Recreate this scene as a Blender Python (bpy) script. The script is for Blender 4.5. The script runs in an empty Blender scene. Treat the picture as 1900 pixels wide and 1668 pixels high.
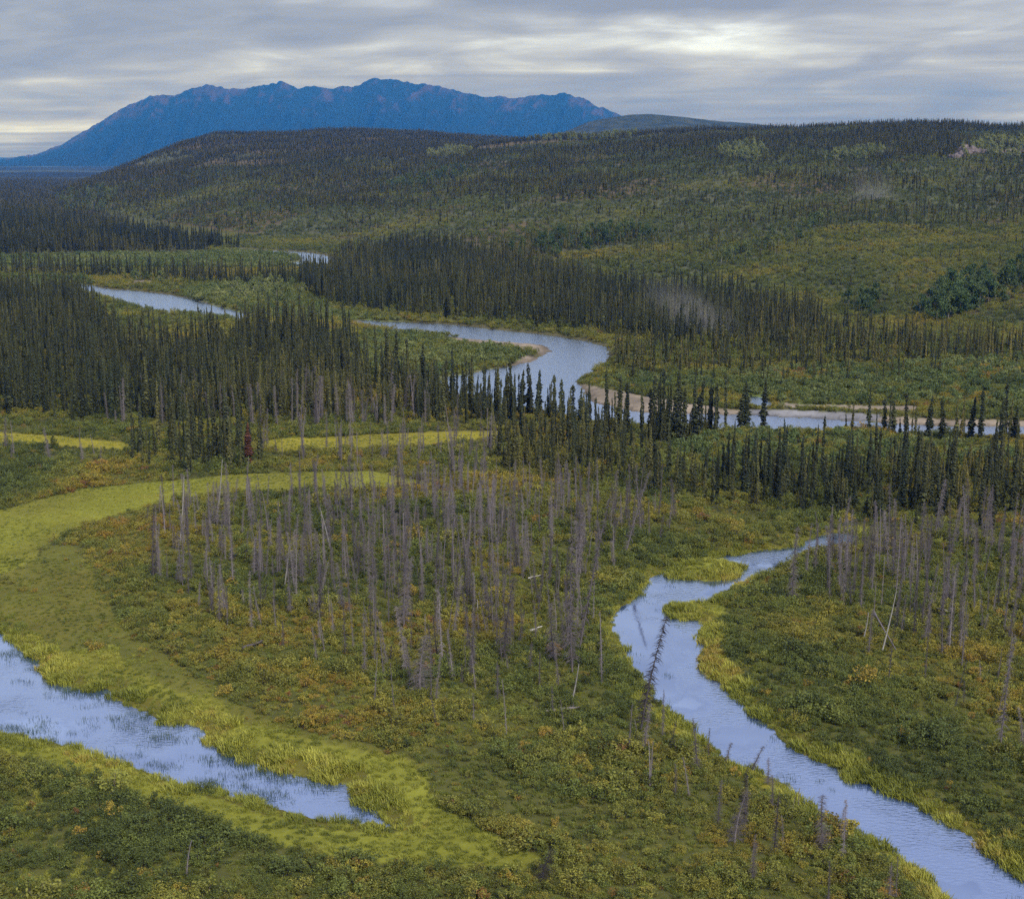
import bpy, bmesh, math, random
import numpy as np
from mathutils import Vector, Matrix

rng = np.random.default_rng(7)
random.seed(7)
SC = bpy.context.scene
COL = SC.collection

# ------------------------------------------------------------------ camera
CAM_H = 50.0
PITCH = math.radians(11.7)
FOC = 2610.0                      # focal length in photo pixels (1900 wide)
cam_d = bpy.data.cameras.new('camera')
cam_d.sensor_width = 36.0
cam_d.lens = FOC / 1900.0 * 36.0
cam_d.clip_start = 1.0
cam_d.clip_end = 90000.0
cam = bpy.data.objects.new('camera', cam_d)
cam.location = (0, 0, CAM_H)
cam.rotation_euler = (math.radians(90) - PITCH, 0, 0)
COL.objects.link(cam)
SC.camera = cam

# ------------------------------------------------------------------ render look
SC.render.engine = 'CYCLES'
SC.view_settings.view_transform = 'Standard'
SC.view_settings.look = 'None'
SC.view_settings.exposure = 1.22
SC.view_settings.gamma = 1.0
SC.view_settings.use_curve_mapping = False
cy = SC.cycles
cy.max_bounces = 4
cy.diffuse_bounces = 1
cy.glossy_bounces = 2
cy.transmission_bounces = 1
cy.volume_bounces = 0
cy.transparent_max_bounces = 4
cy.caustics_reflective = False
cy.caustics_refractive = False
cy.use_denoising = False
try:
    cy.denoiser = 'OPENIMAGEDENOISE'
    cy.denoising_prefilter = 'ACCURATE'
except Exception:
    pass

# ------------------------------------------------------------------ node helpers
def N(nt, kind, **kw):
    n = nt.nodes.new(kind)
    for k, v in kw.items():
        setattr(n, k, v)
    return n

def M(nt, op, a, b=None, c=None, clamp=False):
    n = nt.nodes.new('ShaderNodeMath')
    n.operation = op
    n.use_clamp = clamp
    for i, v in enumerate((a, b, c)):
        if v is None:
            continue
        if isinstance(v, (int, float)):
            n.inputs[i].default_value = v
        else:
            nt.links.new(v, n.inputs[i])
    return n.outputs[0]

def MIX(nt, fac, a, b, blend='MIX'):
    n = nt.nodes.new('ShaderNodeMix')
    n.data_type = 'RGBA'
    n.blend_type = blend
    n.clamp_factor = True
    for sock, v in ((n.inputs[0], fac), (n.inputs[6], a), (n.inputs[7], b)):
        if isinstance(v, (int, float)):
            sock.default_value = v
        elif isinstance(v, tuple):
            sock.default_value = (*v, 1.0) if len(v) == 3 else v
        else:
            nt.links.new(v, sock)
    return n.outputs[2]

def RAMP(nt, fac, stops, interp='LINEAR'):
    n = nt.nodes.new('ShaderNodeValToRGB')
    cr = n.color_ramp
    cr.interpolation = interp
    while len(cr.elements) < len(stops):
        cr.elements.new(0.5)
    for e, (p, c) in zip(cr.elements, stops):
        e.position = p
        e.color = (*c, 1.0) if len(c) == 3 else c
    nt.links.new(fac, n.inputs[0])
    return n.outputs[0]

# ------------------------------------------------------------------ sky
SUN_EL, SUN_AZ = math.radians(42), math.radians(150)   # azimuth clockwise from +Y
world = bpy.data.worlds.new('World')
SC.world = world
world.use_nodes = True
nt = world.node_tree
nt.nodes.clear()
out = N(nt, 'ShaderNodeOutputWorld')
bg = N(nt, 'ShaderNodeBackground')
bg.inputs['Strength'].default_value = 0.1
nt.links.new(bg.outputs[0], out.inputs[0])
sky = N(nt, 'ShaderNodeTexSky')
sky.sky_type = 'NISHITA'
sky.sun_disc = False
sky.sun_elevation = SUN_EL
sky.sun_rotation = SUN_AZ
tc = N(nt, 'ShaderNodeTexCoord')
sep = N(nt, 'ShaderNodeSeparateXYZ')
nt.links.new(tc.outputs['Generated'], sep.inputs[0])
dx, dy, dz = sep.outputs
elc = M(nt, 'MAXIMUM', dz, 0.0)
# coordinates on a flat cloud deck
den = M(nt, 'ADD', elc, 0.035)
cpx = M(nt, 'DIVIDE', dx, den)
cpy = M(nt, 'DIVIDE', dy, den)
cmb = N(nt, 'ShaderNodeCombineXYZ')
nt.links.new(M(nt, 'MULTIPLY', cpx, 0.42), cmb.inputs[0])
nt.links.new(M(nt, 'ADD', M(nt, 'MULTIPLY', cpy, 0.8), M(nt, 'MULTIPLY', cpx, 0.12)), cmb.inputs[1])
def cloudnoise(scale, detail, rough, dist, off):
    mp = N(nt, 'ShaderNodeMapping')
    mp.inputs['Location'].default_value = off
    nt.links.new(cmb.outputs[0], mp.inputs[0])
    n = N(nt, 'ShaderNodeTexNoise')
    n.inputs['Scale'].default_value = scale
    n.inputs['Detail'].default_value = detail
    n.inputs['Roughness'].default_value = rough
    n.inputs['Distortion'].default_value = dist
    nt.links.new(mp.outputs[0], n.inputs['Vector'])
    return n.outputs[0]
n1 = cloudnoise(0.55, 7, 0.55, 0.5, (3.1, 1.7, 0.0))
n2 = cloudnoise(0.22, 4, 0.5, 0.2, (9.3, 4.2, 2.0))
az = M(nt, 'MULTIPLY', M(nt, 'ARCTAN2', dx, dy), 57.2958)
el = M(nt, 'MULTIPLY', M(nt, 'ARCSINE', dz), 57.2958)
def PXA(px):
    return math.degrees(math.atan((px - 950) / FOC * math.cos(PITCH)))
def PYE(py):
    return math.degrees(math.atan((834 - py) / FOC) - PITCH)
def blob(px, py, wx, wy, amp, tilt=0.0):
    a0, e0 = PXA(px), PYE(py)
    sa, se = wx / 46.0, wy / 46.0
    da = M(nt, 'SUBTRACT', az, a0)
    de = M(nt, 'SUBTRACT', M(nt, 'SUBTRACT', el, e0), M(nt, 'MULTIPLY', da, tilt))
    q = M(nt, 'ADD', M(nt, 'POWER', M(nt, 'ABSOLUTE', M(nt, 'DIVIDE', da, sa)), 2.0), M(nt, 'POWER', M(nt, 'ABSOLUTE', M(nt, 'DIVIDE', de, se)), 2.0))
    return M(nt, 'MULTIPLY', M(nt, 'EXPONENT', M(nt, 'MULTIPLY', q, -1.0)), amp)
# the bright gaps and thick banks of the cloud deck that is in view
acc = M(nt, 'MULTIPLY', M(nt, 'SUBTRACT', n1, 0.5), 1.7)
acc = M(nt, 'ADD', acc, M(nt, 'MULTIPLY', M(nt, 'SUBTRACT', n2, 0.5), 0.7))
cm3 = N(nt, 'ShaderNodeCombineXYZ')
nt.links.new(M(nt, 'MULTIPLY', az, 0.17), cm3.inputs[0]); nt.links.new(M(nt, 'SUBTRACT', M(nt, 'MULTIPLY', el, 0.85), M(nt, 'MULTIPLY', az, 0.03)), cm3.inputs[1])
n3 = N(nt, 'ShaderNodeTexNoise')
n3.inputs['Scale'].default_value = 1.0; n3.inputs['Detail'].default_value = 6; n3.inputs['Roughness'].default_value = 0.52; n3.inputs['Distortion'].default_value = 0.5
nt.links.new(cm3.outputs[0], n3.inputs['Vector'])
acc = M(nt, 'ADD', acc, M(nt, 'MULTIPLY', M(nt, 'SUBTRACT', n3.outputs[0], 0.5), 1.6))
for b in ((1250, 75, 360, 34, 0.27, 0.02), (820, 95, 300, 36, 0.15, 0.03), (1800, 45, 280, 40, 0.27, 0.10),
          (250, 40, 480, 48, -0.24, 0.0), (1180, 2, 300, 20, -0.55, 0.06), (1720, 180, 380, 50, -0.24, 0.0),
          (80, 250, 150, 20, 0.12, 0.02), (1500, 14, 160, 18, -0.28, 0.08), (120, 175, 260, 22, -0.16, 0.0),
          (640, 90, 120, 20, 0.14, 0.0)):
    acc = M(nt, 'ADD', acc, blob(*b))
val = M(nt, 'ADD', acc, 0.40, clamp=True)
ccol = RAMP(nt, val, [(0.0, (0.74, 0.66, 0.74)), (0.35, (1.14, 1.08, 1.22)), (0.62, (1.76, 1.78, 2.12)), (0.85, (2.7, 2.95, 3.8)), (1.0, (3.5, 4.0, 5.5))])
# an overcast deck is about three times as bright overhead as at the horizon
grad = M(nt, 'ADD', M(nt, 'MULTIPLY', elc, 2.0), 1.0)
gm = N(nt, 'ShaderNodeVectorMath'); gm.operation = 'SCALE'
nt.links.new(ccol, gm.inputs[0]); nt.links.new(grad, gm.inputs['Scale'])
thin = M(nt, 'MULTIPLY', M(nt, 'SMOOTH_MIN', elc, 0.45, 0.1), 0.55, clamp=True)
mixed = MIX(nt, M(nt, 'ADD', thin, 0.06), gm.outputs[0], sky.outputs[0])
gnd = M(nt, 'MULTIPLY', M(nt, 'ADD', dz, 0.03), 34.0, clamp=True)
final = MIX(nt, gnd, (0.9, 1.0, 0.8), mixed)
nt.links.new(final, bg.inputs['Color'])

sun_d = bpy.data.lights.new('sun', 'SUN')
sun_d.energy = 1.5
sun_d.angle = math.radians(10)
sun_d.color = (1.0, 0.95, 0.87)
sun = bpy.data.objects.new('sun', sun_d)
sdir = Vector((math.sin(SUN_AZ) * math.cos(SUN_EL), math.cos(SUN_AZ) * math.cos(SUN_EL), math.sin(SUN_EL)))
sun.rotation_euler = (-sdir).to_track_quat('-Z', 'Y').to_euler()
sun.location = (0, -20, 120)
COL.objects.link(sun)

# ------------------------------------------------------------------ projection and noise
CP, SP = math.cos(PITCH), math.sin(PITCH)
def U(px, py, z=0.0):
    """photo pixel -> ground point at height z"""
    px = np.asarray(px, float); py = np.asarray(py, float)
    r = (px - 950) / FOC; u = (834 - py) / FOC
    d_y = CP + u * SP; d_z = -SP + u * CP
    t = (z - CAM_H) / d_z
    return r * t, d_y * t
def P(x, y, z):
    dep = y * CP - (z - CAM_H) * SP
    up = y * SP + (z - CAM_H) * CP
    return 950 + FOC * x / dep, 834 - FOC * up / dep
def YD(py, z=0.0):
    e = PITCH - np.arctan((834 - np.asarray(py, float)) / FOC)
    return (CAM_H - z) / np.tan(e)

_LAT = rng.random((256, 256))
def vnoise(x, y):
    x = np.asarray(x, float); y = np.asarray(y, float)
    xi = np.floor(x).astype(np.int64); yi = np.floor(y).astype(np.int64)
    fx = x - xi; fy = y - yi
    fx = fx * fx * (3 - 2 * fx); fy = fy * fy * (3 - 2 * fy)
    a = _LAT[xi & 255, yi & 255]; b = _LAT[(xi + 1) & 255, yi & 255]
    c = _LAT[xi & 255, (yi + 1) & 255]; d = _LAT[(xi + 1) & 255, (yi + 1) & 255]
    return (a + (b - a) * fx) * (1 - fy) + (c + (d - c) * fx) * fy
def fbm(x, y, o=4, s=0.5):
    t = 0; a = 1; n = 0
    for k in range(o):
        t = t + a * vnoise(x * 2 ** k + 17.3 * k, y * 2 ** k + 5.1 * k); n += a; a *= s
    return t / n
def sstep(a, b, x):
    t = np.clip((x - a) / (b - a), 0, 1)
    return t * t * (3 - 2 * t)
def pip(poly, x, y):
    poly = np.asarray(poly, float)
    x = np.asarray(x, float); y = np.asarray(y, float)
    res = np.zeros(x.shape, bool)
    m = (x >= poly[:, 0].min()) & (x <= poly[:, 0].max()) & (y >= poly[:, 1].min()) & (y <= poly[:, 1].max())
    if not m.any():
        return res
    xs, ys = x[m], y[m]
    r = np.zeros(xs.shape, bool)
    n = len(poly)
    for i in range(n):
        x0, y0 = poly[i]; x1, y1 = poly[(i + 1) % n]
        if y0 == y1:
            continue
        c = (y0 > ys) != (y1 > ys)
        r ^= c & (xs < (x1 - x0) * (ys - y0) / (y1 - y0) + x0)
    res[m] = r
    return res
def sdf(poly, x, y, reach):
    """signed distance, negative inside; only resolved within reach"""
    poly = np.asarray(poly, float)
    d = np.full(x.shape, reach * 1.0)
    m = (x > poly[:, 0].min() - reach) & (x < poly[:, 0].max() + reach) & (y > poly[:, 1].min() - reach) & (y < poly[:, 1].max() + reach)
    if not m.any():
        return d
    xs, ys = x[m], y[m]
    dd = np.full(xs.shape, 1e9)
    n = len(poly)
    for i in range(n):
        ax, ay = poly[i]; bx, by = poly[(i + 1) % n]
        vx, vy = bx - ax, by - ay
        L = vx * vx + vy * vy + 1e-9
        t = np.clip(((xs - ax) * vx + (ys - ay) * vy) / L, 0, 1)
        dd = np.minimum(dd, (xs - ax - t * vx) ** 2 + (ys - ay - t * vy) ** 2)
    dd = np.sqrt(dd)
    ins = pip(poly, xs, ys)
    d[m] = np.where(ins, -dd, dd)
    return d
def W(pts):
    p = np.array(pts, float)
    x, y = U(p[:, 0], p[:, 1])
    return np.stack([x, y], 1)
def smooth(pts, k=4):
    """closed Catmull-Rom through world points"""
    p = np.asarray(pts, float); n = len(p); o = []
    for i in range(n):
        p0, p1, p2, p3 = p[i - 1], p[i], p[(i + 1) % n], p[(i + 2) % n]
        for j in range(k):
            t = j / k
            o.append(0.5 * ((2 * p1) + (p2 - p0) * t + (2 * p0 - 5 * p1 + 4 * p2 - p3) * t * t + (3 * p1 - p0 - 3 * p2 + p3) * t ** 3))
    return np.array(o)

# ------------------------------------------------------------------ water outlines (traced banks, on the ground plane)
POND = smooth(W([(-140, 1115), (-60, 1145), (0, 1166), (25, 1190), (78, 1232), (88, 1256), (160, 1280), (205, 1280), (220, 1302), (290, 1330), (300, 1340), (340, 1345), (375, 1352), (400, 1385),
        (450, 1405), (520, 1430), (600, 1446), (648, 1455), (660, 1482), (700, 1512), (728, 1535), (690, 1532), (600, 1524), (510, 1500),
        (420, 1475), (340, 1460), (240, 1425), (130, 1388), (70, 1375), (0, 1358), (-60, 1345), (-140, 1320)]))
CHANNEL = smooth(W([(1590, 992), (1560, 990), (1510, 998), (1490, 1012), (1440, 1021), (1400, 1024), (1330, 1035), (1265, 1052), (1205, 1075), (1193, 1097), (1163, 1120),
        (1138, 1142), (1136, 1168), (1158, 1200), (1165, 1232), (1192, 1266), (1205, 1295), (1245, 1320), (1272, 1345), (1298, 1372), (1335, 1405),
        (1400, 1432), (1450, 1456), (1492, 1492), (1540, 1520), (1600, 1550), (1660, 1584), (1705, 1620), (1750, 1662), (1800, 1720), (1900, 1830),
        (2150, 1830), (1990, 1700), (1900, 1624), (1850, 1588), (1780, 1538), (1700, 1490), (1650, 1466), (1605, 1448), (1590, 1452), (1565, 1448), (1560, 1428),
        (1510, 1410), (1480, 1394), (1440, 1360), (1400, 1325), (1350, 1277), (1310, 1245), (1296, 1220), (1302, 1190), (1296, 1152), (1270, 1152),
        (1240, 1145), (1231, 1134), (1245, 1122), (1280, 1117), (1310, 1119), (1332, 1100), (1375, 1084), (1430, 1062), (1470, 1040), (1500, 1027), (1560, 1018), (1590, 1010)]))
ISLET = smooth(W([(1243, 1064), (1250, 1052), (1280, 1044), (1330, 1041), (1365, 1047), (1374, 1058), (1366, 1070), (1335, 1078), (1290, 1076), (1255, 1072)]))
ISLET2 = smooth(W([(1338, 1082), (1352, 1075), (1366, 1077), (1362, 1084), (1346, 1087)]))
RIVER = smooth(W([(672, 595), (705, 598), (760, 600), (830, 603), (900, 611), (970, 619), (1040, 627), (1095, 637), (1122, 650), (1118, 670), (1095, 690), (1072, 700),
        (1062, 712), (1075, 722), (1088, 742), (1130, 757), (1200, 768), (1300, 772), (1385, 771), (1400, 773), (1480, 777), (1590, 783), (1700, 791), (1900, 795), (2100, 798),
        (2100, 816), (1900, 811), (1700, 805), (1585, 799), (1450, 799), (1400, 797), (1300, 794), (1200, 788), (1100, 778), (1000, 763), (900, 747), (830, 722),
        (830, 702), (865, 697), (905, 688), (975, 676), (1003, 668), (1012, 660), (1030, 651), (1010, 640), (960, 636), (880, 629), (820, 622), (770, 617), (730, 612), (672, 603)]))
RIVER2 = smooth(W([(150, 528), (195, 537), (240, 540), (300, 547), (350, 557), (388, 568), (450, 583), (450, 594), (380, 584), (300, 580), (240, 562), (190, 548), (150, 536)]))
RIVER3 = smooth(W([(440, 463.5), (500, 466), (560, 469), (604, 476), (612, 486), (596, 494), (545, 496), (535, 490), (562, 485), (560, 476), (500, 470.5), (440, 467)]))
PUDDLE = smooth(W([(38, 426), (62, 428), (80, 434), (78, 439), (58, 437), (40, 432)]))
RUNNEL = smooth(W([(1392, 737), (1412, 740), (1420, 752), (1402, 756), (1394, 748)]))
WATERS = [(POND, 'pond'), (CHANNEL, 'channel'), (RIVER, 'river'), (RIVER2, 'river'), (RIVER3, 'river'), (PUDDLE, 'pool'), (RUNNEL, 'pool')]
ISLES = [ISLET]

def water_dist(x, y, reach=6.0):
    """distance outside (+) / inside (-) any water"""
    x = np.asarray(x, float); y = np.asarray(y, float)
    wob = np.where(y < 260, 0.55, 1.4)
    xw = x + (fbm(x * 0.45, y * 0.45, 3) - 0.5) * 2 * wob
    yw = y + (fbm(x * 0.45 + 50, y * 0.45 + 90, 3) - 0.5) * 2 * wob
    d = np.full(x.shape, reach)
    for poly, _ in WATERS:
        d = np.minimum(d, sdf(poly, xw, yw, reach))
    d = np.where((y > 138) & (y < 200) & (x > 10), d - 0.25, d)
    d = np.where(y > 400, d - 1.3, np.where(y > 250, d - 0.9, d))
    for isle in ISLES:
        d = np.maximum(d, -sdf(isle, xw, yw, reach))
    return d

# ------------------------------------------------------------------ terrain
def curve(tab):
    t = np.array(tab, float)
    return lambda q: np.interp(q, t[:, 0], t[:, 1])
def elev_z(py, y):
    e = np.arctan((834 - py) / FOC) - PITCH
    return CAM_H + y * np.tan(e)
A_FOOT = curve([(-400, 380), (20, 383), (100, 394), (300, 424), (450, 450), (600, 458), (800, 480), (1000, 510), (1300, 540)])
A_CREST = curve([(-400, 415), (-100, 402), (40, 387), (90, 374), (150, 347), (250, 306), (330, 276), (400, 256), (500, 248), (600, 244), (700, 245), (800, 249), (900, 257), (1000, 268), (1100, 280), (1300, 320), (1600, 400)])
A_DIST = curve([(-400, 1150), (60, 1250), (250, 1750), (400, 2100), (600, 2300), (1000, 2400), (1600, 2400)])
B_FOOT = curve([(-400, 455), (300, 456), (450, 457), (560, 459), (640, 464), (700, 476), (900, 522), (1200, 560), (1500, 598), (1700, 628), (1900, 648), (2300, 672)])
B_CREST = curve([(-400, 560), (300, 480), (450, 420), (620, 345), (780, 300), (900, 276), (1000, 264), (1050, 256), (1150, 251), (1300, 242), (1400, 240), (1500, 238), (1600, 233), (1700, 230), (1800, 234), (1900, 241), (2100, 255), (2400, 280)])
B_DIST = curve([(-400, 1100), (620, 1400), (1050, 1600), (1500, 1500), (1900, 1400), (2400, 1300)])
def hill(a, y, foot, crest, dist):
    y0 = YD(foot(a)); y1 = np.maximum(dist(a), y0 + 250)
    h = np.maximum(elev_z(crest(a), y1), 0)
    t = np.clip((y - y0) / (y1 - y0), 0, 1)
    s = np.where(t < 1, 1.12 * t - 0.12 * t * t, 1) * sstep(0, 0.12, t) ** 0.5
    back = np.exp(-(np.maximum(y - y1, 0) / 700) ** 2)
    return h * s * back
def azim(x, y):
    return 950 + FOC * x / (np.maximum(y, 1) * CP)
def HILLZ(x, y):
    a = azim(x, y)
    za = hill(a, y, A_FOOT, A_CREST, A_DIST)
    zb = hill(a, y, B_FOOT, B_CREST, B_DIST)
    z = np.maximum(za, zb)
    und = (fbm(x / 140, y / 190, 4) - 0.5)
    gul = np.abs(fbm((x - y * 0.25) / 90 + 7, y / 420, 3) - 0.5)
    return z + np.clip(z / 25, 0, 1) * (und * 9 + (gul - 0.12) * 14)
def HZ(x, y, d=None):
    """ground height; d = distance to water"""
    x = np.asarray(x, float); y = np.asarray(y, float)
    if d is None:
        d = water_dist(x, y)
    k = np.where(y < 260, 1.0, 2.2)
    z = 0.10 + 0.38 * sstep(0, 2.0, d / k) + 0.35 * sstep(2.0, 6.0, d)
    z = np.where(d < 0, np.maximum(-0.9, 0.10 + 0.9 * d), z)
    z = z + np.where(d > 0, (fbm(x * 0.35, y * 0.35, 3) - 0.5) * 0.5 * sstep(0.2, 3, d), 0)
    return z + HILLZ(x, y)

# ------------------------------------------------------------------ ground zones (photo outlines laid on the plain): colours of the ground cover
def Z(pts):
    return np.array(pts, float)
C_SHRUB = (0.088, 0.092, 0.026)
C_SEDGE = (0.205, 0.212, 0.030)
C_SEDGE_Y = (0.275, 0.245, 0.030)
C_OLIVE = (0.150, 0.140, 0.028)
C_DARKOL = (0.092, 0.104, 0.022)
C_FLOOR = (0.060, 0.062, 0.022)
C_SAND = (0.245, 0.205, 0.160)
C_GRAVEL = (0.22, 0.22, 0.235)
C_WILLOW = (0.150, 0.190, 0.060)
C_TUNDRA = (0.084, 0.093, 0.047)
C_TUNDRED = (0.108, 0.086, 0.046)
MEADOWS = [
 # upper loop meadow
 (Z([(-200, 985), (-100, 965), (0, 945), (60, 930), (150, 908), (300, 893), (420, 881), (560, 875), (690, 875), (770, 888), (800, 898), (700, 910), (600, 914), (480, 914), (380, 921), (290, 937), (200, 958), (130, 985), (90, 1015), (55, 1045), (10, 1066), (-60, 1076), (-200, 1082)]), C_SEDGE, 'sedge'),
 (Z([(-200, 805), (0, 803), (100, 808), (240, 822), (240, 836), (120, 828), (0, 826), (-200, 830)]), C_SEDGE_Y, 'sedge'),
 (Z([(476, 826), (500, 816), (560, 811), (700, 806), (860, 799), (965, 801), (880, 816), (760, 829), (640, 837), (520, 839)]), C_SEDGE_Y, 'sedge'),
 # lower meadow between loop and pond
 (Z([(-200, 1080), (-60, 1074), (10, 1064), (60, 1042), (95, 1012), (140, 1010), (170, 1050), (190, 1100), (260, 1180), (330, 1240), (420, 1300), (560, 1350), (700, 1380), (800, 1420), (700, 1440), (560, 1400), (400, 1350), (250, 1290), (100, 1215), (0, 1165), (-200, 1110)]), C_OLIVE, 'short'),
 # sedge fringe on the far bank of the pond, running on to the right
 (Z([(-140, 1105), (0, 1160), (70, 1180), (110, 1210), (210, 1208), (250, 1250), (330, 1285), (410, 1300), (420, 1345), (520, 1350), (640, 1385), (750, 1405), (790, 1445), (820, 1490), (890, 1535), (980, 1580), (1010, 1602), (960, 1620), (900, 1618), (830, 1596), (750, 1568), (735, 1535), (660, 1460), (600, 1450), (450, 1408), (390, 1370), (220, 1304), (160, 1285), (80, 1250), (0, 1195), (-140, 1140)]), C_SEDGE, 'sedge'),
 (Z([(-160, 1320), (0, 1358), (130, 1388), (240, 1425), (340, 1460), (510, 1500), (640, 1528), (760, 1545), (860, 1580), (980, 1606), (940, 1622), (840, 1612), (720, 1600), (640, 1592), (520, 1572), (400, 1532), (300, 1496), (180, 1452), (60, 1418), (-160, 1366)]), C_SEDGE, 'sedge'),
 # channel banks
 (Z([(1136, 1140), (1160, 1118), (1190, 1092), (1195, 1075), (1260, 1050), (1330, 1033), (1440, 1018), (1490, 1008), (1540, 985), (1600, 975), (1615, 985), (1590, 1000), (1540, 1000), (1490, 1020), (1330, 1040), (1210, 1080), (1200, 1110), (1145, 1150), (1150, 1190), (1175, 1230), (1200, 1270), (1190, 1285), (1165, 1240), (1120, 1190), (1115, 1160)]), C_SEDGE_Y, 'sedge'),
 (Z([(1195, 1295), (1240, 1318), (1280, 1350), (1300, 1375), (1275, 1372), (1230, 1350), (1190, 1310)]), C_SEDGE_Y, 'sedge'),
 (Z([(1360, 1412), (1430, 1442), (1480, 1475), (1530, 1512), (1600, 1548), (1700, 1610), (1780, 1700), (1740, 1700), (1680, 1625), (1590, 1565), (1500, 1515), (1440, 1475), (1360, 1425)]), C_SEDGE_Y, 'sedge'),
 (Z([(1320, 1110), (1345, 1100), (1350, 1140), (1335, 1190), (1360, 1235), (1420, 1300), (1480, 1360), (1560, 1400), (1640, 1440), (1720, 1475), (1830, 1545), (1920, 1605), (2000, 1680), (1960, 1680), (1880, 1615), (1780, 1545), (1640, 1470), (1600, 1458), (1565, 1452), (1500, 1410), (1440, 1362), (1385, 1312), (1340, 1270), (1295, 1225), (1290, 1150), (1230, 1150), (1225, 1128), (1270, 1112)]), C_SEDGE, 'sedge'),
 (Z([(1240, 1075), (1236, 1058), (1280, 1038), (1340, 1036), (1378, 1047), (1378, 1068), (1340, 1086), (1280, 1084)]), C_SEDGE, 'sedge'),
 (Z([(1330, 1090), (1360, 1070), (1375, 1080), (1350, 1092)]), C_SEDGE, 'sedge'),
]
BARE = [
 (Z([(820, 628), (880, 627), (960, 634), (1012, 640), (1034, 650), (1012, 662), (1000, 655), (960, 645), (900, 643), (840, 636)]), C_SAND),
 (Z([(975, 660), (1006, 664), (1000, 672), (960, 682), (905, 692), (890, 690), (950, 676)]), C_SAND),
 (Z([(1066, 714), (1095, 716), (1180, 733), (1260, 744), (1330, 754), (1385, 763), (1390, 772), (1290, 773), (1190, 769), (1120, 757), (1085, 742)]), C_SAND),
 (Z([(1388, 760), (1420, 759), (1500, 763), (1590, 766), (1640, 769), (1625, 782), (1580, 782), (1480, 776), (1395, 772)]), C_GRAVEL),
 (Z([(1630, 774), (1720, 776), (1900, 781), (2100, 784), (2100, 798), (1900, 796), (1700, 792), (1620, 785)]), C_SAND),
 (Z([(1440, 746), (1560, 752), (1700, 752), (1700, 760), (1560, 759), (1450, 756)]), C_SAND),
 (Z([(240, 520), (285, 521), (285, 527), (245, 527)]), C_SAND),
 (Z([(300, 550), (360, 556), (392, 566), (375, 569), (330, 560)]), C_GRAVEL),
]
WILLOWS = [   # pale green willow thickets
 Z([(680, 620), (770, 620), (840, 632), (950, 645), (985, 660), (900, 690), (840, 700), (780, 706), (700, 690), (660, 650)]),
 Z([(330, 545), (420, 530), (480, 535), (560, 560), (640, 585), (760, 596), (700, 598), (620, 590), (560, 600), (480, 585), (400, 572)]),
 Z([(-200, 478), (0, 478), (180, 474), (330, 474), (440, 468), (520, 474), (560, 484), (540, 498), (400, 500), (250, 498), (0, 494), (-200, 494)]),
 Z([(-200, 515), (0, 516), (150, 518), (180, 532), (60, 530), (-200, 530)]),
 Z([(1120, 700), (1250, 700), (1400, 690), (1600, 680), (1900, 665), (2100, 665), (2100, 765), (1900, 764), (1700, 750), (1500, 752), (1400, 738), (1250, 722), (1110, 708)]),
 Z([(1230, 820), (1400, 806), (1600, 806), (1750, 825), (1950, 840), (2100, 840), (2100, 862), (1900, 860), (1700, 865), (1500, 868), (1300, 862), (1230, 850)]),
]
def warp(x, y, px, py):
    k = np.clip(1400.0 / np.maximum(y, 60), 0.5, 14)       # metres of raggedness -> pixels
    wx = (fbm(x * 0.12, y * 0.12, 4) - 0.5) * 3.6 * k * 2
    wy = (fbm(x * 0.12 + 31, y * 0.12 + 77, 4) - 0.5) * 3.6 * k * 2 * np.clip(50 / np.maximum(y, 1), 0.05, 0.5)
    kk = np.where(y < 260, 0.55, 1.0)
    return px + wx * kk, py + wy * kk
def zone_hit(zones, px, py):
    r = np.zeros(np.shape(px), bool)
    for z in zones:
        r |= pip(z, px, py)
    return r

# ------------------------------------------------------------------ ground mesh
def grid_mesh(name, xs, ys, zs, nx, ny, colors=None):
    v = np.stack([xs, ys, zs], -1).reshape(-1, 3)
    i = np.arange((ny - 1) * (nx - 1))
    r, c = i // (nx - 1), i % (nx - 1)
    q = np.stack([r * nx + c, r * nx + c + 1, (r + 1) * nx + c + 1, (r + 1) * nx + c], 1)
    me = bpy.data.meshes.new(name)
    me.vertices.add(len(v)); me.vertices.foreach_set('co', v.ravel().astype(np.float32))
    me.loops.add(q.size); me.loops.foreach_set('vertex_index', q.ravel().astype(np.int32))
    me.polygons.add(len(q))
    me.polygons.foreach_set('loop_start', (np.arange(len(q)) * 4).astype(np.int32))
    me.update(calc_edges=True)
    me.polygons.foreach_set('use_smooth', np.ones(len(q), bool))
    if colors is not None:
        a = me.color_attributes.new('cover', 'FLOAT_COLOR', 'POINT')
        cc = np.concatenate([colors.reshape(-1, 3), np.ones((len(v), 1))], 1)
        a.data.foreach_set('color', cc.ravel().astype(np.float32))
    return me
def link(name, me, mat=None, parent=None):
    o = bpy.data.objects.new(name, me)
    COL.objects.link(o)
    if mat is not None and me is not None and not me.materials:
        me.materials.append(mat)
    if parent is not None:
        o.parent = parent
    return o

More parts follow.
